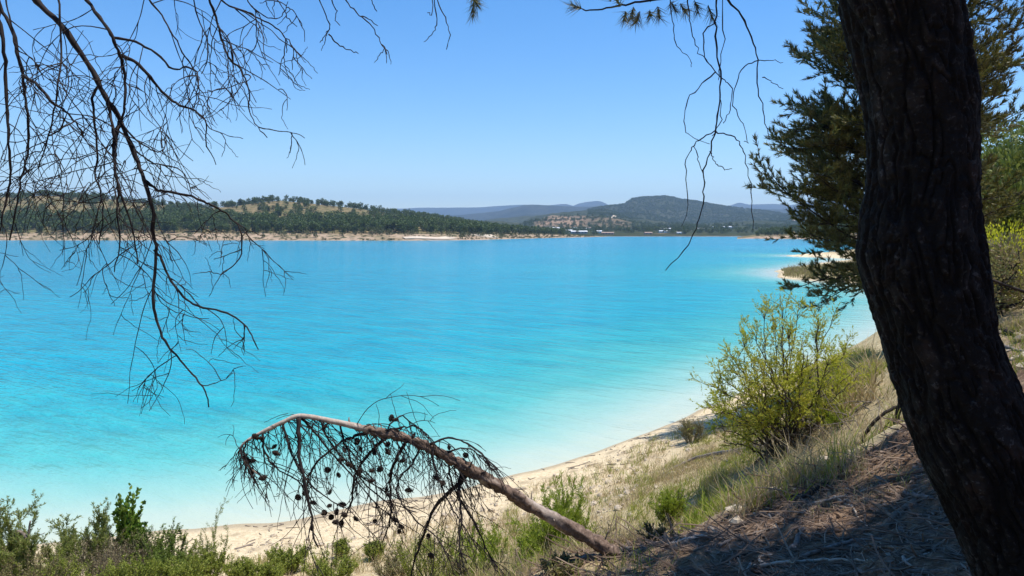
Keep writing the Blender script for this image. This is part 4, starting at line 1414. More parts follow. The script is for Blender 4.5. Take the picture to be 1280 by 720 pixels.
def stick(name, label, cat, lines, mat, Y=None, group=None, ground=True, sides=7):
    """lines: list of ([(px, py), ...], r0 px, r1 px); on the ground unless Y is given"""
    b = MB()
    org = None
    for li, (pts, r0, r1) in enumerate(lines):
        W = []
        for i, (x, y) in enumerate(pts):
            p = hit(x, y) if Y is None else at(x, y, Y if not isinstance(Y, (list, tuple)) else Y[0] + (Y[1] - Y[0]) * i / max(1, len(pts) - 1))
            W.append(p)
        W = np.array(W)
        if Y is None and ground:
            n = len(W)
            # a stiff stick touches at its ends and lies slightly proud between
            dist = W[:, 1].mean()
            W[:, 2] += (r0 + r1) * .5 * dist / F * .6 + .01
            tln = np.linspace(0, 1, n)
            W[:, 1] = W[:, 1] * .5 + .5 * np.interp(tln, [0, 1], [W[0, 1], W[-1, 1]])
            W = np.array([at(x, y, yy) for (x, y), yy in zip(pts, W[:, 1])])
            for p in W:
                p[2] = max(p[2], gz(p[0], p[1]) + .004)
        if org is None:
            org = W[0].copy()
        l_ = smooth_line(W, 5, .0025, g4)
        s = W[:, 1].mean() / F * .5
        b.tube(l_, knobby(len(l_), r0 * s, r1 * s, g4, .08), sides)
    o = b.build(name, mat, None, smooth=True, origin=org)
    return tag(o, label, cat, group)


stick('dead_branch', 'forked dead grey stem bent over like a hook in the bottom left corner', 'dead branch',
      [([(-2, 712), (5, 698), (14, 678), (19, 668), (25, 665), (33, 672), (36, 680), (40, 690)], 6.5, 4.5), ([(25, 666), (30, 670), (35, 675), (36, 662), (38, 651)], 4, 1.8), ([(36, 674), (45, 671), (56, 666)], 2, 1.0), ([(20, 672), (27, 674), (34, 681)], 3, 2.5), ([(10, 690), (16, 706), (20, 700)], 3, 1.5)], M['stick'], Y=13.2)
# ------------------------------------------------------------------ fallen wood
FW = [
    ('fallen_branch', 'long pale dead stick across the shaded knoll near the bottom edge', 'pale_stick', [([(942, 710), (989, 705), (1022, 700), (1060, 700), (1084, 702), (1108, 711)], 4, 2)]),
    ('fallen_branch', 'grey stick lying above the long pale one, rising to the right', 'stick', [([(998, 698), (1034, 685), (1066, 676), (1102, 675), (1120, 679)], 4.5, 3)]),
    ('fallen_branch', 'short thick forked stub left of the grey stick on the knoll', 'stick', [([(989, 690), (996, 680), (998, 670), (1005, 663)], 7, 4), ([(982, 692), (992, 684), (998, 690)], 4, 2)]),
    ('fallen_branch', 'dark thin twig slanting down to the right across the knoll crest', 'black_bark', [([(1004, 616), (1019, 631), (1034, 641), (1048, 649)], 3, 1.6)]),
    ('log', 'dark thick piece of limb on the knoll crest beside the green clump', 'black_bark', [([(996, 627), (1015, 616), (1034, 606)], 5, 6.5)]),
    ('fallen_branch', 'straight pale tan stick leaning along the knoll crest', 'pale_stick', [([(1010, 633), (1032, 627), (1054, 622), (1074, 616), (1090, 611)], 3.6, 2.4)]),
    ('fallen_branch', 'brown branch running along the crest to the massive trunk', 'brown_log', [([(1084, 616), (1105, 612), (1126, 610), (1140, 603), (1154, 597)], 4.5, 3)]),
    ('log', 'short brown log propped up left of the massive trunk', 'brown_log', [([(1105, 664), (1114, 655), (1123, 646), (1143, 628)], 9, 9)]),
    ('fallen_branch', 'brown stick crossing under the short propped log', 'brown_log', [([(1081, 627), (1102, 643), (1115, 651), (1128, 660)], 4.5, 4)]),
    ('fallen_branch', 'reddish stick end touching the top of the propped log', 'brown_log', [([(1106, 624), (1122, 628), (1138, 632)], 4.5, 3.5)]),
    ('fallen_branch', 'curved pale twig hooked like a claw below the propped log', 'pale_stick', [([(1129, 697), (1130, 703), (1135, 707), (1146, 711)], 4, 2.4), ([(1130, 702), (1148, 696), (1162, 692)], 3, 2)]),
    ('fallen_branch', 'grey stick along the bottom edge toward the massive trunk', 'stick', [([(1048, 719), (1080, 716), (1108, 714), (1146, 713), (1179, 716)], 3.6, 2.4)]),
    ('fallen_branch', 'pale curled twig forming a loop on the shaded ground', 'pale_stick', [([(959, 707), (950, 701), (950, 696), (959, 694), (970, 695)], 3, 2)]),
    ('fallen_branch', 'thin bent pale twig in the middle of the sunlit patch', 'pale_stick', [([(1043, 622), (1056, 630), (1066, 637), (1072, 648), (1078, 660), (1090, 662)], 2.4, 1.8)]),
    ('fallen_branch', 'long dark branch marking the crest between grass and knoll', 'black_bark', [([(896, 672), (918, 661), (942, 649), (968, 636), (990, 627)], 3, 2.6)]),
    ('fallen_branch', 'dark crooked branch below the crest on the left of the knoll', 'stick', [([(898, 684), (915, 675), (933, 670), (952, 664), (971, 662)], 3.6, 2.4)]),
    ('fallen_branch', 'grey weathered stick close to the massive trunk', 'stick', [([(1130, 618), (1148, 621), (1166, 625)], 5, 4.5)]),
    ('fallen_branch', 'white thin twig standing askew above the loop twig', 'pale_stick', [([(961, 643), (964, 651), (968, 660)], 2.2, 1.6)]),
    ('log', 'pale bleached root lying where the knoll meets the sand', 'pale_stick', [([(833, 683), (850, 679), (866, 675), (884, 671)], 5, 9)]),
    ('fallen_branch', 'grey forked stick over the bleached root', 'stick', [([(848, 662), (862, 666), (878, 669), (902, 671)], 4, 3), ([(866, 668), (850, 675), (836, 677)], 3, 1.5)]),
    ('log', 'barky root piece at the foot of the leaning dead stem', 'stick', [([(706, 708), (728, 702), (752, 696), (774, 690), (790, 688)], 6, 8)]),
    ('fallen_branch', 'thin dark twig crossing the barky root piece', 'black_bark', [([(744, 722), (752, 706), (760, 692)], 2.4, 1.6)]),
    ('fallen_branch', 'thin brown twig running down right from the barky root piece', 'brown_log', [([(782, 689), (790, 699), (798, 709)], 2.6, 1.8)]),
    ('fallen_branch', 'curved whitish twig in the weeds left of the barky root piece', 'pale_stick', [([(672, 680), (660, 688), (656, 697), (660, 706), (668, 712)], 2.6, 2)]),
    ('fallen_branch', 'long dead limb lying on the slope under the big tamarisk', 'stick', [([(822, 597), (840, 586), (853, 580), (868, 573), (881, 570), (900, 566), (918, 564), (945, 559), (966, 556)], 2.5, 5.5), ([(853, 580), (866, 582), (880, 578)], 2, 1.2), ([(885, 570), (900, 576), (918, 580)], 2.4, 1.2), ([(905, 566), (915, 556), (922, 548)], 2, 1.2), ([(930, 562), (945, 570), (962, 572)], 2.4, 1.4)]),
    ('fallen_branch', 'short twig on the open sand beside the water line', 'stick', [([(294, 687), (306, 684), (318, 679)], 2.4, 1.6)]),
    ('fallen_branch', 'tan stick under the crest right of the thin bent twig', 'brown_log', [([(1080, 690), (1100, 684), (1122, 688), (1150, 684)], 3.4, 2.2)]),
    ('fallen_branch', 'dark stick lying left of the short thick stub', 'black_bark', [([(900, 706), (925, 698), (950, 690), (972, 688)], 3.4, 2.2)]),
    ('fallen_branch', 'small pale stick end poking from the bottom edge of the knoll', 'pale_stick', [([(930, 720), (935, 712), (938, 706)], 4, 3)]),
    ('fallen_branch', 'grey stick lying on the right bank beyond the massive trunk', 'stick', [([(1252, 432), (1264, 436), (1282, 441)], 4, 3)]),
    ('log', 'rough dark log on the right bank beyond the massive trunk', 'black_bark', [([(1254, 413), (1264, 419), (1276, 416), (1290, 418)], 9, 7)]),
    ('fallen_branch', 'pale stick on the right bank below the rough dark log', 'pale_stick', [([(1262, 452), (1272, 447), (1284, 444)], 5, 4)]),
]
for nm, label, mt, lines in FW:
    lines = [(p_, a_ * 1.25, b_ * 1.25) for p_, a_, b_ in lines]
    stick(nm, label, 'log' if nm == 'log' else 'dead branch', lines, M[mt])
stick('dead_branch', 'black upright dead stub leaning against the bank behind the arched branch', 'dead branch', [([(1118, 576), (1118, 545), (1122, 520), (1126, 500)], 9, 6)], M['black_bark'], Y=7.6)
stick('dead_branch', 'black arched dead branch rising from the bank left of the massive trunk', 'dead branch',
      [([(1068, 584), (1070, 572), (1075, 557), (1080, 545), (1088, 533), (1096, 524), (1106, 516), (1120, 509), (1136, 505)], 5.5, 4), ([(1088, 556), (1098, 545), (1108, 532), (1118, 522)], 3, 2), ([(1078, 560), (1090, 556), (1104, 552), (1120, 545)], 2.6, 1.6), ([(1072, 572), (1080, 578), (1092, 580)], 3, 1.5)], M['black_bark'], Y=7.6)
# a bleached, leafless bush tangle at the feet of the tamarisk
g5b = np.random.default_rng(55)
for px, py, w, lab in [(1030, 556, .9, 'tangle of grey leafless stems at the right foot of the big tamarisk'), (955, 560, .6, 'grey brushwood heap at the left foot of the big tamarisk'), (1000, 545, .7, 'grey leafless brush in the shade under the big tamarisk')]:
    c = hit(px, py)
    b = MB()
    for _ in range(80):
        p = c + np.array([g5b.normal() * w * .5, g5b.normal() * .4, 0])
        p[2] = gz(p[0], p[1])
        l_ = wander(p, (g5b.normal(), g5b.normal(), g5b.uniform(.2, 1.1)), g5b.uniform(.3, .9), 6, .2, (0, 0, -.4), g5b)
        b.tube(l_, np.linspace(.009, .003, len(l_)), 4)
    o = b.build('brushwood', M['stick'], None, smooth=True, origin=c)
    tag(o, lab, 'brushwood')


# ------------------------------------------------------------------ grass and litter (nobody could count them)
def region(poly, n, g, tmax=60):
    """ground points seen inside a polygon of the picture, spread evenly over the ground itself"""
    poly = np.array(poly, float)
    W = np.array([hit(x, y) for x, y in poly])[:, :2]
    lo, hi = W.min(0), W.max(0)
    out = []
    while sum(map(len, out)) < n:
        q = g.uniform(lo, hi, (n * 2, 2))
        ins = np.zeros(len(q), bool)
        j = len(W) - 1
        for i in range(len(W)):
            a, c = W[i], W[j]
            m_ = ((a[1] > q[:, 1]) != (c[1] > q[:, 1]))
            xx = (c[0] - a[0]) * (q[:, 1] - a[1]) / (c[1] - a[1] + 1e-12) + a[0]
            ins ^= m_ & (q[:, 0] < xx)
            j = i
        out.append(q[ins])
        if len(out) > 60:
            break
    return np.concatenate(out)[:n]


def grass(mb, xy, per, h, w, g, lean=.35, mi=0, rad=.06):
    n = len(xy)
    P2 = np.repeat(xy, per, 0) + g.normal(size=(n * per, 2)) * rad
    z_ = ground_z(P2)
    ok = z_ > .12
    P2, z_ = P2[ok], z_[ok]
    m_ = len(P2)
    hh = np.repeat(g.lognormal(0, .35, n), per)[ok] * h * g.uniform(.5, 1.1, m_)
    d = np.c_[g.normal(size=m_) * lean, g.normal(size=m_) * lean, np.ones(m_)]
    d = unit_rows(d)
    bend = np.c_[g.normal(size=m_) * .25, g.normal(size=m_) * .25, -.05 * np.ones(m_)]
    base = np.c_[P2, z_ - .01]
    mid = base + d * hh[:, None] * .55
    tip = base + (d + bend) * hh[:, None]
    s = unit_rows(np.cross(d, g.normal(size=(m_, 3)))) * (w * g.uniform(.6, 1.3, m_))[:, None]
    v = np.stack([base - s * .5, base + s * .5, mid + s * .4, tip, mid - s * .4], 1).reshape(-1, 3)
    i = np.arange(m_)[:, None] * 5
    mb.add(v, np.concatenate([i + np.array([[0, 1, 2, 4]])]), mi)
    mb.f.append((np.concatenate([i + np.array([[4, 2, 3]])]) + mb.n - len(v), mi))


ga = np.random.default_rng(77)
dry, grn = MB(), MB()
SLOPE = [(860, 660), (880, 600), (960, 575), (1060, 565), (1085, 590), (1000, 618), (920, 655)]
MIDS = [(760, 665), (800, 600), (900, 545), (1060, 540), (1060, 575), (900, 640), (830, 680)]
BEACH = [(600, 690), (650, 612), (760, 575), (870, 530), (900, 560), (780, 640), (700, 690)]
LOWB = [(430, 719), (440, 690), (520, 655), (640, 640), (700, 680), (690, 715)]
BACK = [(1000, 470), (1085, 438), (1100, 500), (1050, 540), (1000, 530)]
LEFT = [(-20, 719), (-10, 700), (120, 700), (280, 702), (420, 690), (440, 719)]
RIGHT = [(1236, 410), (1290, 400), (1290, 470), (1262, 440)]
KNOLL = [(1000, 640), (1060, 600), (1130, 570), (1150, 610), (1080, 640)]
for poly, n, per, h, w in [(SLOPE, 1500, 9, .26, .006), (MIDS, 700, 7, .22, .008), (BEACH, 1100, 8, .17, .009), (LOWB, 800, 8, .26, .008), (BACK, 1100, 8, .5, .022), (LEFT, 420, 9, .22, .009), (RIGHT, 160, 7, .22, .008), (KNOLL, 60, 5, .10, .004)]:
    xy = region(poly, n, ga)
    sel = fbm(xy * .9, 2) > -.28
    grass(dry, xy[sel], per, h, w, ga)
for poly, n, per, h, w in [(SLOPE, 700, 9, .24, .008), (MIDS, 420, 8, .22, .009), (BEACH, 420, 9, .2, .011), (LOWB, 420, 9, .28, .010), (BACK, 900, 8, .55, .022), (LEFT, 260, 9, .24, .010), (RIGHT, 60, 7, .2, .01), (KNOLL, 10, 7, .08, .004)]:
    xy = region(poly, n, ga)
    sel = fbm(xy * .8 + 7, 2) > -.02
    grass(grn, xy[sel], per, h, w, ga, lean=.3)
# the slope beyond the crest of the knoll
SL = np.array([(.3, 7.2), (2.0, 6.9), (3.4, 6.9), (4.4, 7.2), (6.2, 10.5), (9.5, 15), (13, 24), (11, 28), (7, 26), (4.5, 22), (2.6, 17), (1.0, 13), (0, 10)])
def inside(W, q):
    ins = np.zeros(len(q), bool)
    j = len(W) - 1
    for i in range(len(W)):
        a, c = W[i], W[j]
        m_ = ((a[1] > q[:, 1]) != (c[1] > q[:, 1]))
        ins ^= m_ & (q[:, 0] < (c[0] - a[0]) * (q[:, 1] - a[1]) / (c[1] - a[1] + 1e-12) + a[0])
        j = i
    return ins
q = ga.uniform((0, 6.8), (13, 28), (11000, 2))
q = q[inside(SL, q)]
pn = fbm(q * .7 + 2, 3)
grass(dry, q[pn > .06], 8, .25, .008, ga, .4)
grass(grn, q[pn < -.12], 9, .22, .010, ga, .35)
# rough weeds round the foot of the leaning dead stem
q = ga.uniform((-1.3, 4.4), (1.3, 7.4), (2600, 2))
q = q[q[:, 0] < .95 + .3 * fbm(q * 1.5, 2)]
q = q[~((q[:, 0] > .1) & (q[:, 1] < YB + .25) & (q[:, 1] > YB - 1.5) & (ga.random(len(q)) < .9))]
pn = fbm(q * 1.6 + 8, 3)
grass(dry, q[pn > -.2], 7, .17, .005, ga, .45, rad=.05)
grass(grn, q[pn < .0], 7, .15, .005, ga, .4, rad=.05)
# drift line of twigs and weed along the water
dr = MB()
for _ in range(520):
    i = int(ga.integers(3, 12))
    a_, c_ = SHORE[i], SHORE[i + 1]
    t_ = ga.uniform()
    p = a_ * (1 - t_) + c_ * t_
    nrm = unit(np.array([(c_ - a_)[1], -(c_ - a_)[0]]))
    p = p + nrm * abs(float(ga.choice([.5, 1.3, 2.6])) + ga.normal() * .25)
    z0 = gz(*p)
    if z0 < .03 or fbm(p[None] * .8, 2)[0] < -.1:
        continue
    l_ = wander((p[0], p[1], z0 + .015), (ga.normal(), ga.normal(), 0), ga.uniform(.06, .5), 4, .2, g=ga)
    l_[:, 2] = ground_z(l_[:, :2]) + .012
    dr.tube(l_, np.linspace(.016, .005, len(l_)), 5)
o = dr.build('driftwood', M['stick'])
o['kind'] = 'stuff'
o['label'] = 'drift line of small washed up twigs along the beach'
# sparse straws on the sand
xy = region([(280, 700), (300, 672), (640, 612), (860, 540), (880, 600), (760, 680), (440, 715)], 700, ga)
grass(dry, xy, 3, .16, .006, ga, .5)
o = dry.build('dry_grass', M['dry_grass'])
o['kind'] = 'stuff'
o['label'] = 'straw coloured dry grass on the slope and the beach'
o = grn.build('green_grass', M['green_grass'])
o['kind'] = 'stuff'
o['label'] = 'fresh green grass blades in patches on the slope'
# spit grass further off
sp = MB()
q = ga.uniform((44, 110), (80, 154), (7000, 2))
zq = ground_z(q)
q = q[(zq > .10)]
grass(sp, q, 4, .75, .07, ga, .35, rad=.3)
o = sp.build('spit_grass', M['shrub_olive'])
o['kind'] = 'stuff'
o['label'] = 'yellowed reeds covering the low spit'
# needle litter and twiglets on the knoll
ll = MB()
q = np.c_[ga.uniform(-.8, 4.2, 26000), ga.uniform(3.2, 7.0, 26000)]
ed = 6.45 + .12 * np.sin(q[:, 0] * 3) + .35 * fbm(q * 1.1, 3)
q = q[(q[:, 1] < ed) & (q[:, 0] > .4 + .5 * fbm(q * 1.5, 2))]
zq = ground_z(q)
d = np.c_[ga.normal(size=(len(q), 2)), ga.normal(size=len(q)) * .12]
ll.leaves(np.c_[q, zq + .006], d, ga.uniform(.04, .15, len(q)), .006, 0, 'diamond', flat=np.array([0, 0, 1.0]))
fk = q[900:2300]
d = np.c_[ga.normal(size=(len(fk), 2)), ga.normal(size=len(fk)) * .25]
ll.leaves(np.c_[fk, ground_z(fk) + .01], d, ga.uniform(.03, .10, len(fk)), ga.uniform(.015, .05, len(fk)), 0, 'diamond', flat=np.array([0, 0, 1.0]))
q2 = q[:1500] + .01
for p in q2:
    z0 = gz(*p)
    l_ = wander((p[0], p[1], z0 + .008), (ga.normal(), ga.normal(), .05), ga.uniform(.08, .42), 4, .15, g=ga)
    l_[:, 2] = np.maximum(ground_z(l_[:, :2]) + .006, l_[:, 2])
    r_ = ga.uniform(.003, .0085)
    ll.tube(l_, np.linspace(r_, r_ * .5, len(l_)), 4)
o = ll.build('needle_litter', M['litter'])
o['kind'] = 'stuff'
o['label'] = 'carpet of fallen pine needles and twiglets on the shaded knoll'
# pebbles on beach and bank
pm = wood_mat('pebble', (.30, .24, .17), (.55, .46, .34), 18, (1, 1, 1), .3, .01)
pb = MB()
ico_v = []
for a in range(5):
    la = PI * a / 4
    for k in range(7):
        lo = k / 7 * 2 * PI
        ico_v.append((math.sin(la) * math.cos(lo), math.sin(la) * math.sin(lo), math.cos(la)))
ico_v = np.array(ico_v)
ico_f = np.array([[a * 7 + k, (a + 1) * 7 + k, (a + 1) * 7 + (k + 1) % 7, a * 7 + (k + 1) % 7] for a in range(4) for k in range(7)])
qs = [region([(290, 695), (300, 674), (640, 614), (870, 528), (900, 560), (780, 660), (640, 700)], 1500, ga), region(SLOPE, 200, ga), region(RIGHT, 40, ga)]
for p in np.concatenate(qs):
    z0 = gz(*p)
    if z0 < .05:
        continue
    s = min(.09, .012 * ga.pareto(1.6) + .014)
    v = ico_v * (s * ga.uniform(.7, 1.4, 3)) * (1 + .18 * ga.normal(size=(len(ico_v), 1)).clip(-1, 1))
    pb.add(v * (1, 1, .6) + (p[0], p[1], z0 + s * .2), ico_f)
o = pb.build('pebbles', pm, smooth=False)
o['kind'] = 'stuff'
o['label'] = 'small pale stones scattered over the beach'
# ------------------------------------------------------------------ trees on the right hillside
def crown_tree(name, label, base, h, r, g, leafm, nq, size, group=None, lobes=9, lo=.25):
    base = np.asarray(base, float)
    o = thing(name, label, 'tree', tuple(base), group)
    b, lf = MB(), MB()
    ld = smooth_line([base + (0, 0, -.3), base + (g.normal() * .1, 0, h * .4), base + (g.normal() * .2, 0, h * .92)], 5)
    b.tube(ld, np.linspace(.03 * h * .6, .02, len(ld)), 7)
    P_, D_ = [], []
    for k in range(lobes):
        u = lo + (1 - lo) * (k + .6) / lobes
        a = k * 2.4 + g.uniform(0, 1)
        rr_ = r * (1.05 - .75 * max(0, u - .45) / .55) * g.uniform(.45, .8)
        c = base + np.array([math.cos(a) * rr_ * .8, math.sin(a) * rr_ * .8, h * u])
        s, _ = pick(ld, min(.95, u * .9))
        b.tube(smooth_line([s, (s + c) / 2 + (0, 0, -.1), c], 4), np.linspace(.05, .012, 9), 4)
        n = nq // lobes
        v = unit_rows(g.normal(size=(n, 3)))
        q_ = v * (g.uniform(.25, 1, n) ** .5)[:, None] * np.array([1, 1, .62]) * r * .55
        keep = fbm((c + q_) * (2.6 / r) + k, 2) > -.25
        P_.append((c + q_)[keep])
        D_.append((v + (0, 0, .6))[keep])
    P_, D_ = np.concatenate(P_), np.concatenate(D_)
    lf.leaves(P_, D_, size * g.uniform(.6, 1.3, len(P_)), size * .42)
    b.build('trunk', M['black_bark'], o, smooth=True)
    lf.build('crown', M[leafm], o)
    return o


gf = np.random.default_rng(202)
RT_ = [(1232, 168, 46, 2.6, 'hill_pine', 'round topped pine next to the right edge of the massive trunk, on the hillside'), (1262, 152, 52, 3.0, 'hill_pine', 'tallest pine on the right hillside, crown against the sky'), (1284, 160, 50, 3.0, 'hill_pine', 'hillside pine cut by the right picture edge'),
       (1246, 200, 40, 2.4, 'hill_pine', 'pine in the middle row of the right hillside'), (1276, 205, 38, 2.4, 'hill_pine', 'dark pine in the middle row beside the right picture edge'),
       (1234, 245, 33, 2.0, 'hill_pine', 'lower pine hugging the massive trunk above the yellow bush'), (1264, 250, 30, 2.0, 'hill_pine', 'lower pine straight above the yellow green bush'), (1290, 240, 31, 2.2, 'hill_pine', 'lower pine at the right edge above the yellow green bush'),
       (1248, 298, 15.5, 1.2, 'yellow_bush', 'bright yellow green bush between the massive trunk and the right edge'), (1278, 306, 14.8, 1.1, 'yellow_bush', 'yellow green bush cut by the right edge below the pines'), (1262, 348, 13.6, .9, 'shrub_olive', 'brownish thin bush at the foot of the yellow green bush'), (1240, 355, 14.2, .6, 'shrub_olive', 'thin olive bush tight against the massive trunk')]
for px, ty, Y, r, lm, lab in RT_:
    base, h = bp(px, ty, Y)
    h = max(h, 1.2)
    big = lm == 'hill_pine'
    crown_tree('pine_tree' if big else 'bush', lab, base, h, r, gf, lm, 3200 if big else 5000, .34 if big else .075, 'pines on the right hillside' if big else None, 11, .2 if big else .12)
# further trees up the bank, out of the frame to the right and behind, that shade the place
for (x, y, h, r) in [(70, 105, 9, 3), (80, 118, 9, 3.2), (62, 88, 9, 3), (92, 132, 8, 3)]:
    crown_tree('pine_tree', 'pine on the bank of the bay behind the massive trunk', (x, y, gz(x, y)), h, r, gf, 'hill_pine', 1500, .55, 'pines round the bay behind the massive trunk')

# a bare twig across the yellow bush
stick('dead_branch', 'dark bare limb slanting across the yellow green bush at the right edge', 'dead branch', [([(1236, 348), (1250, 354), (1264, 359), (1284, 366)], 3, 4.5), ([(1254, 356), (1262, 350), (1272, 346)], 2, 1.2)], M['black_bark'], Y=13.0)

# ------------------------------------------------------------------ the woods on the far shore
gw = np.random.default_rng(303)


def far_tree_mesh(kind, g):
    """one far conifer or shrub, about a unit high, of leaf clumps round a short trunk"""
    b = MB()
    if kind == 'pine':
        b.tube([(0, 0, -.12), (.01, 0, .3), (0, 0, .8)], [.028, .022, .008], 5, 1)
        lob = g.integers(6, 9)
        for k in range(lob):
            u = .22 + .72 * (k + .5) / lob
            a = k * 2.4 + g.uniform(0, 1)
            rr_ = .30 * (1 - .8 * max(0, u - .4)) * g.uniform(.4, .8)
            c = np.array([math.cos(a) * rr_, math.sin(a) * rr_, u])
            n = 34
            v = unit_rows(g.normal(size=(n, 3)))
            q_ = v * (g.uniform(.2, 1, n) ** .5)[:, None] * (.22, .22, .15)
            b.leaves(c + q_, v * (1, 1, .4) + (0, 0, .25), .17 * g.uniform(.7, 1.3, n), .11, flat=np.array([0, 0, .6]))
    else:
        for k in range(5):
            c = np.array([g.normal() * .4, g.normal() * .4, g.uniform(.3, .7)])
            n = 30
            v = unit_rows(g.normal(size=(n, 3)))
            b.leaves(c + v * (.4, .4, .3) * (g.uniform(.2, 1, n) ** .5)[:, None], v + (0, 0, .5), .26, .14)
        b.tube([(0, 0, -.1), (0, 0, .5)], [.05, .03], 4, 1)
    return b


PV = [far_tree_mesh('pine', gw) for _ in range(6)]
SV = [far_tree_mesh('shrub', gw) for _ in range(3)]


def lh_dense(px, d):
    """how thickly the left hill is wooded at (px, metres behind the water line)"""
    t = d
    belt = sstep(46, 56, t) * sstep(215, 150, t)
    x = np.c_[px * .012, t * .008]
    n = fbm(x * 2.2 + 3, 3)
    up = sstep(150, 210, t) * np.clip(.36 + 2.2 * n, .05, 1)
    crest = sstep(330, 385, t) * sstep(470, 410, t) * .45
    right = sstep(430, 540, px) * .75 * sstep(60, 70, t)
    return np.clip(np.maximum.reduce([belt, up, crest, right]), 0, 1)


cand = np.c_[gw.uniform(-160, 705, 60000), gw.uniform(46, 480, 60000)]
dens = lh_dense(cand[:, 0], cand[:, 1])
cand = cand[gw.random(len(cand)) < dens]
# keep a spacing between stems
Yd = LH_SHORE(cand[:, 0]) + cand[:, 1]
W2 = np.c_[(cand[:, 0] - 640) / F * Yd, Yd]
cell, keep = {}, []
for i, p in enumerate(W2):
    k = (int(p[0] // 4.6), int(p[1] // 7.0))
    if any((k[0] + a, k[1] + c) in cell for a in (-0, 0) for c in (0, 0)):
        continue
    cell[k] = 1
    keep.append(i)
    if len(keep) > 3400:
        break
cand, W2 = cand[keep], W2[keep]
zz = lh.z(cand[:, 0], W2[:, 1])
ok = zz > 1.2
cand, W2, zz = cand[ok], W2[ok], zz[ok]
print('far trees', len(cand))
hts = gw.uniform(4.8, 10.2, len(cand)) * np.where(cand[:, 1] > 230, .82, 1) * np.clip(np.interp(cand[:, 0], [560, 700], [1, .8]), .7, 1)
ordr = np.argsort(-hts / W2[:, 1] + .004 * (cand[:, 0] < -6))
ordr = ordr[cand[ordr, 0] > -10]
front = ordr[:270]
rest = np.setdiff1d(np.arange(len(cand)), front)
first = {}
for i in front:
    k = int(gw.integers(0, len(PV)))
    d = cand[i, 1]
    lab = 'tall dark green pine at the front of the wood lining the far left shore' if d < 200 else 'dark pine standing on the open upper slope of the left hill'
    grp = 'front pines of the far shore wood' if d < 200 else 'pines on the open upper hill'
    if k not in first:
        o = PV[k].build('pine_tree', [M['far_pine'], M['black_bark']])
        first[k] = o
    else:
        o = first[k].copy()
        COL.objects.link(o)
    o.location = (W2[i, 0], W2[i, 1], zz[i])
    s = hts[i]
    o.scale = (s * gw.uniform(.85, 1.15), s * gw.uniform(.85, 1.15), s)
    o.rotation_euler = (0, 0, gw.uniform(0, 6.28))
    tag(o, lab, 'tree', grp)


def bulk(name, variants, pos, h, mats, label, g, flat=1.0):
    b = MB()
    for p, s in zip(pos, h):
        src = variants[int(g.integers(0, len(variants)))]
        a = g.uniform(0, 6.28)
        ca, sa = math.cos(a), math.sin(a)
        V = np.concatenate(src.v)
        V = np.c_[V[:, 0] * ca - V[:, 1] * sa, V[:, 0] * sa + V[:, 1] * ca, V[:, 2] * flat] * s + p
        n0 = b.n
        b.v.append(V)
        for f, mi in src.f:
            b.f.append((f + n0, mi))
        b.n += len(V)
    o = b.build(name, mats)
    o['kind'] = 'stuff'
    o['label'] = label
    return o


bulk('forest', PV, np.c_[W2[rest], zz[rest]], hts[rest], [M['far_pine'], M['black_bark']], 'mass of pines covering the hill behind the far left shore', gw)
# scrub along the far bank, one by one
k = 0
sf = {}
SH = [(212, 16, 3.0), (238, 22, 2.4), (330, 18, 3.2), (357, 24, 4.4), (372, 14, 3.0), (384, 26, 4.2), (395, 20, 4.0), (352, 40, 3.0), (427, 30, 3.2), (445, 38, 3.0), (470, 40, 6.8), (479, 44, 6.0), (487, 40, 5.0), (517, 40, 4.4), (561, 20, 4.2), (578, 12, 6.0), (586, 25, 4.0), (600, 30, 4.0), (625, 16, 3.6), (640, 22, 3.6), (655, 26, 4.2), (672, 14, 3.6), (690, 8, 3.0), (700, 10, 2.6), (712, 8, 2.4), (725, 8, 2.0), (85, 22, 3.4), (60, 30, 3.4), (130, 28, 3.0), (160, 32, 3.6), (298, 30, 3.0), (315, 34, 3.4)]
for px, d, h in SH:
    Y = LH_SHORE(px) + d
    j = int(gw.integers(0, 3))
    if j not in sf:
        o = SV[j].build('shrub', [M['far_shrub'], M['black_bark']])
        sf[j] = o
    else:
        o = sf[j].copy()
        COL.objects.link(o)
    o.location = lh.p(px, Y)
    o.scale = (h * .8, h * .8, h)
    o.rotation_euler = (0, 0, gw.uniform(0, 6))
    tag(o, 'round olive bush on the pale bank along the far left shore', 'bush', 'bushes on the far left bank')
# low scrub and reeds, uncountable
q = np.c_[gw.uniform(-30, 742, 2600), gw.uniform(3, 60, 2600)]
q = q[gw.random(len(q)) < .12 + .5 * sstep(.0, .3, fbm(np.c_[q[:, 0] * .03, q[:, 1] * .05], 3)) + .4 * sstep(560, 640, q[:, 0])]
Yq = LH_SHORE(q[:, 0]) + q[:, 1]
zq = lh.z(q[:, 0], Yq)
bulk('low_scrub', SV, np.c_[(q[:, 0] - 640) / F * Yq, Yq, zq], gw.uniform(.5, 1.7, len(q)), [M['far_shrub'], M['black_bark']], 'low scrub and reeds along the foot of the far left hill', gw, .8)
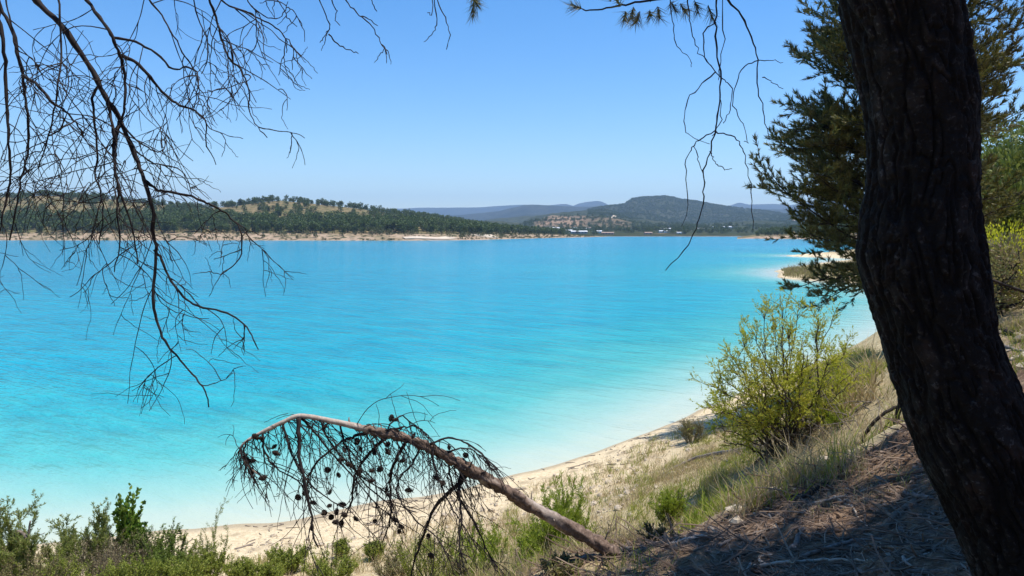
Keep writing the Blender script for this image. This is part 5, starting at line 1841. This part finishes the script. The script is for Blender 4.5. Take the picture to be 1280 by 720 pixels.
# trees and hedges on the plain, mesa foot and headland
q = np.c_[gw.uniform(655, 1010, 2600), gw.uniform(1080, 2100, 2600)]
n = fbm(np.c_[(q[:, 0] - 640) * q[:, 1] * .006 / F, q[:, 1] * .006], 3)
q = q[(gw.random(len(q)) < .25 + .9 * sstep(-.05, .25, n))]
zq = mesa.z(q[:, 0], q[:, 1])
bulk('far_woods', PV + SV, np.c_[(q[:, 0] - 640) / F * q[:, 1], q[:, 1], zq], gw.uniform(3, 8, len(q)), [M['far_pine'], M['black_bark']], 'groves and olive trees on the plain and terraces beyond the far shore', gw)
q = np.c_[gw.uniform(735, 1010, 9000), gw.uniform(2250, 3800, 9000)]
zq = mesa.z(q[:, 0], q[:, 1])
bulk('hill_woods', SV, np.c_[(q[:, 0] - 640) / F * q[:, 1], q[:, 1], zq], gw.uniform(3, 7.5, len(q)), [M['far_pine'], M['black_bark']], 'scattered woodland on the flat topped hill', gw)
q = np.c_[gw.uniform(945, 1300, 700), gw.uniform(22, 190, 700)]
Yq = HS(q[:, 0]) + q[:, 1]
zq = headl.z(q[:, 0], Yq)
bulk('headland_woods', PV, np.c_[(q[:, 0] - 640) / F * Yq, Yq, zq], gw.uniform(4, 7, len(q)), [M['far_pine'], M['black_bark']], 'pines covering the headland on the far right shore', gw)
# a few big rounded trees by the far water, each on its own
sf = None
for px, Y, h, lab in [(856, 1090, 12, 'dark round tree by the far water under the flat topped hill'), (742, 1075, 9, 'dark tree between the white sheds of the far village'), (709, 1060, 9, 'dark tree in front of the pale shed right of the white house'), (686, 1065, 8.5, 'dark tree left of the white house'), (700, 1100, 9, 'dark tree right behind the white house'), (745, 1300, 11, 'dark tree clump right of the long pale shed'), (765, 1250, 8, 'dark tree above the reddish low building'), (846, 1150, 8, 'tree left of the round dark tree by the far water')]:
    b = PV[0] if sf is None else None
    if sf is None:
        o = SV[0].build('tree', [M['far_pine'], M['black_bark']])
        sf = o
    else:
        o = sf.copy()
        COL.objects.link(o)
    o.location = mesa.p(px, Y)
    o.scale = (h * .62, h * .62, h * .85)
    o.rotation_euler = (0, 0, gw.uniform(0, 6))
    tag(o, lab, 'tree')

# ------------------------------------------------------------------ the village and its sheds
def flat_mat(name, c, rough=.8):
    m, nt, bs, N, Lk = new_mat(name)
    nz = noise_node(nt, .4, 4, .6)
    rp = ramp(nt, [(.35, tuple(x * .82 for x in c)), (.65, tuple(min(.85, x * 1.06) for x in c))])
    Lk.new(nz.outputs[0], rp.inputs[0])
    Lk.new(rp.outputs[0], bs.inputs['Base Color'])
    bs.inputs['Roughness'].default_value = rough
    return m


M['white_wall'] = flat_mat('white_wall', (.78, .76, .72))
M['grey_wall'] = flat_mat('grey_wall', (.48, .48, .48))
M['pink_wall'] = flat_mat('pink_wall', (.55, .36, .28))
M['tile_roof'] = flat_mat('tile_roof', (.36, .24, .18))
M['tin_roof'] = flat_mat('tin_roof', (.62, .63, .64))
M['dark_pane'] = flat_mat('dark_window', (.05, .055, .06), .3)


def boxv(x0, x1, y0, y1, z0, z1):
    v = [(x, y, z) for z in (z0, z1) for y in (y0, y1) for x in (x0, x1)]
    return v, [[0, 2, 3, 1], [4, 5, 7, 6], [0, 1, 5, 4], [2, 6, 7, 3], [0, 4, 6, 2], [1, 3, 7, 5]]


def house(px0, px1, py_t, py_b, label, wall, roof, nwin=3, flat=False):
    cx = (px0 + px1) / 2
    # stand it where the sight line to its foot meets the plain
    Ys = np.linspace(1015, 2200, 600)
    zl = z_of(cx, np.full(600, py_b), Ys)
    zg = mesa.z(np.full(600, cx), Ys)
    i = int(np.argmax(zl <= zg)) if (zl <= zg).any() else 200
    Y = Ys[i]
    w = (px1 - px0) / F * Y
    h = max(2.6, (py_b - py_t) / F * Y)
    p = mesa.p(cx, Y)
    p[2] -= .5
    o = thing('building', label, 'building', tuple(p))
    dpt = max(8, w * .45)
    hw_ = h * (.66 if not flat else .8)
    b = MB()
    b.add(*boxv(-w / 2 + p[0], w / 2 + p[0], p[1], p[1] + dpt, p[2], p[2] + hw_ + .5))
    wl = b.build('wall', M[wall], o)
    b = MB()
    e = .5
    z0 = p[2] + hw_ + .5
    z1 = p[2] + h + .5
    x0, x1, y0, y1 = p[0] - w / 2 - e, p[0] + w / 2 + e, p[1] - e, p[1] + dpt + e
    ym = (y0 + y1) / 2
    b.add([(x0, y0, z0 + .05), (x1, y0, z0 + .05), (x1, ym, z1), (x0, ym, z1), (x0, y1, z0 + .05), (x1, y1, z0 + .05)], [[0, 1, 2, 3], [3, 2, 5, 4], [0, 4, 5, 1]])
    b.add([(x0, y0, z0 + .05), (x0, ym, z1), (x0, y1, z0 + .05), (x1, y0, z0 + .05), (x1, y1, z0 + .05), (x1, ym, z1)], [[0, 1, 2], [3, 4, 5]])
    b.build('roof', M[roof], o)
    for k_ in range(nwin):
        xc = p[0] - w / 2 + w * (k_ + .5) / nwin
        ww = min(1.6, w / nwin * .4)
        b = MB()
        b.add(*boxv(xc - ww / 2, xc + ww / 2, p[1] - .06, p[1] + .05, p[2] + .5 + hw_ * .3, p[2] + .5 + hw_ * .72))
        b.build('window', M['dark_pane'], o)


for a in [(687, 699, 284, 291, 'white house with a brown roof just beyond the wooded point', 'white_wall', 'tin_roof', 3), (703, 715, 287, 290.5, 'low pale shed right of the white house', 'grey_wall', 'tin_roof', 3), (716, 721, 284, 286.5, 'small bright white block above the sheds', 'white_wall', 'tin_roof', 2), (714, 734, 288.3, 292, 'long pale shed near the far water', 'grey_wall', 'tin_roof', 5), (721, 733, 285.4, 288, 'grey roofed shed behind the long pale shed', 'grey_wall', 'tin_roof', 3), (732, 740, 284, 286.3, 'pale building on the rise right of the white block', 'white_wall', 'tile_roof', 2),
          (746, 752, 288, 291.5, 'white cottage right of the long pale shed', 'white_wall', 'tin_roof', 2), (752, 767, 290, 293, 'reddish low building by the far water', 'pink_wall', 'tile_roof', 4), (806, 815, 290, 293, 'pinkish house left of the round dark tree', 'pink_wall', 'tile_roof', 2), (824, 837, 288, 291, 'white greenhouse left of the round dark tree', 'white_wall', 'tin_roof', 4), (823, 838, 285, 287.5, 'pale shed on the rise behind the white greenhouse', 'grey_wall', 'tin_roof', 4), (846, 852, 290, 292.2, 'tiny white hut beside the round dark tree', 'white_wall', 'tin_roof', 1), (872, 880, 285, 287.5, 'pale house right of the round dark tree', 'white_wall', 'tin_roof', 2), (891, 918, 282.8, 285.2, 'row of long pale greenhouses under the right end of the flat topped hill', 'white_wall', 'tin_roof', 6)]:
    house(*a)
# ------------------------------------------------------------------ light, sky, air
SUN_AZ, SUN_EL = R(86), R(72)
w = bpy.data.worlds.new('World')
SC.world = w
w.use_nodes = True
nt = w.node_tree
bg = nt.nodes['Background']
sk = nt.nodes.new('ShaderNodeTexSky')
sk.sky_type = 'NISHITA'
sk.sun_disc = False
sk.sun_elevation = SUN_EL
sk.sun_rotation = SUN_AZ
sk.altitude = 600
sk.air_density = 1.0
sk.dust_density = .25
sk.ozone_density = 3.0
hs = nt.nodes.new('ShaderNodeHueSaturation')
hs.inputs['Saturation'].default_value = 1.35
hs.inputs['Hue'].default_value = .503
nt.links.new(sk.outputs[0], hs.inputs['Color'])
nt.links.new(hs.outputs[0], bg.inputs[0])
bg.inputs[1].default_value = .116
sl = bpy.data.lights.new('sun', 'SUN')
sl.energy = 4.0
sl.angle = R(.53)
sl.color = (1, .95, .87)
so = bpy.data.objects.new('sun', sl)
COL.objects.link(so)
dv = Vector((math.cos(SUN_EL) * math.sin(SUN_AZ), math.cos(SUN_EL) * math.cos(SUN_AZ), math.sin(SUN_EL)))
so.rotation_euler = dv.to_track_quat('Z', 'Y').to_euler()
so.location = (20, 10, 60)

b = MB()
b.add(*boxv(-13800, 13800, -13800, 13800, -9.5, 640))
m = bpy.data.materials.new('haze_air')
m.use_nodes = True
nt = m.node_tree
for n in list(nt.nodes):
    if n.type == 'BSDF_PRINCIPLED':
        nt.nodes.remove(n)
pv = nt.nodes.new('ShaderNodeVolumePrincipled')
pv.inputs['Color'].default_value = (.5, .72, 1.0, 1)
pv.inputs['Density'].default_value = HAZE
pv.inputs['Anisotropy'].default_value = .1
nt.links.new(pv.outputs[0], nt.nodes['Material Output'].inputs['Volume'])
if HAZE > 0:
    o = b.build('haze', m)
    o['kind'] = 'stuff'

SC.view_settings.view_transform = 'Standard'
SC.view_settings.look = 'None'
SC.view_settings.gamma = 1
SC.view_settings.exposure = 0.74
SC.view_settings.use_curve_mapping = False
SC.render.engine = 'CYCLES'
cy = SC.cycles
cy.max_bounces = 8
cy.diffuse_bounces = 5
cy.glossy_bounces = 2
cy.transmission_bounces = 5
cy.transparent_max_bounces = 4
cy.volume_bounces = 0
cy.caustics_reflective = False
cy.caustics_refractive = False
cy.use_denoising = True
SC.render.film_transparent = False
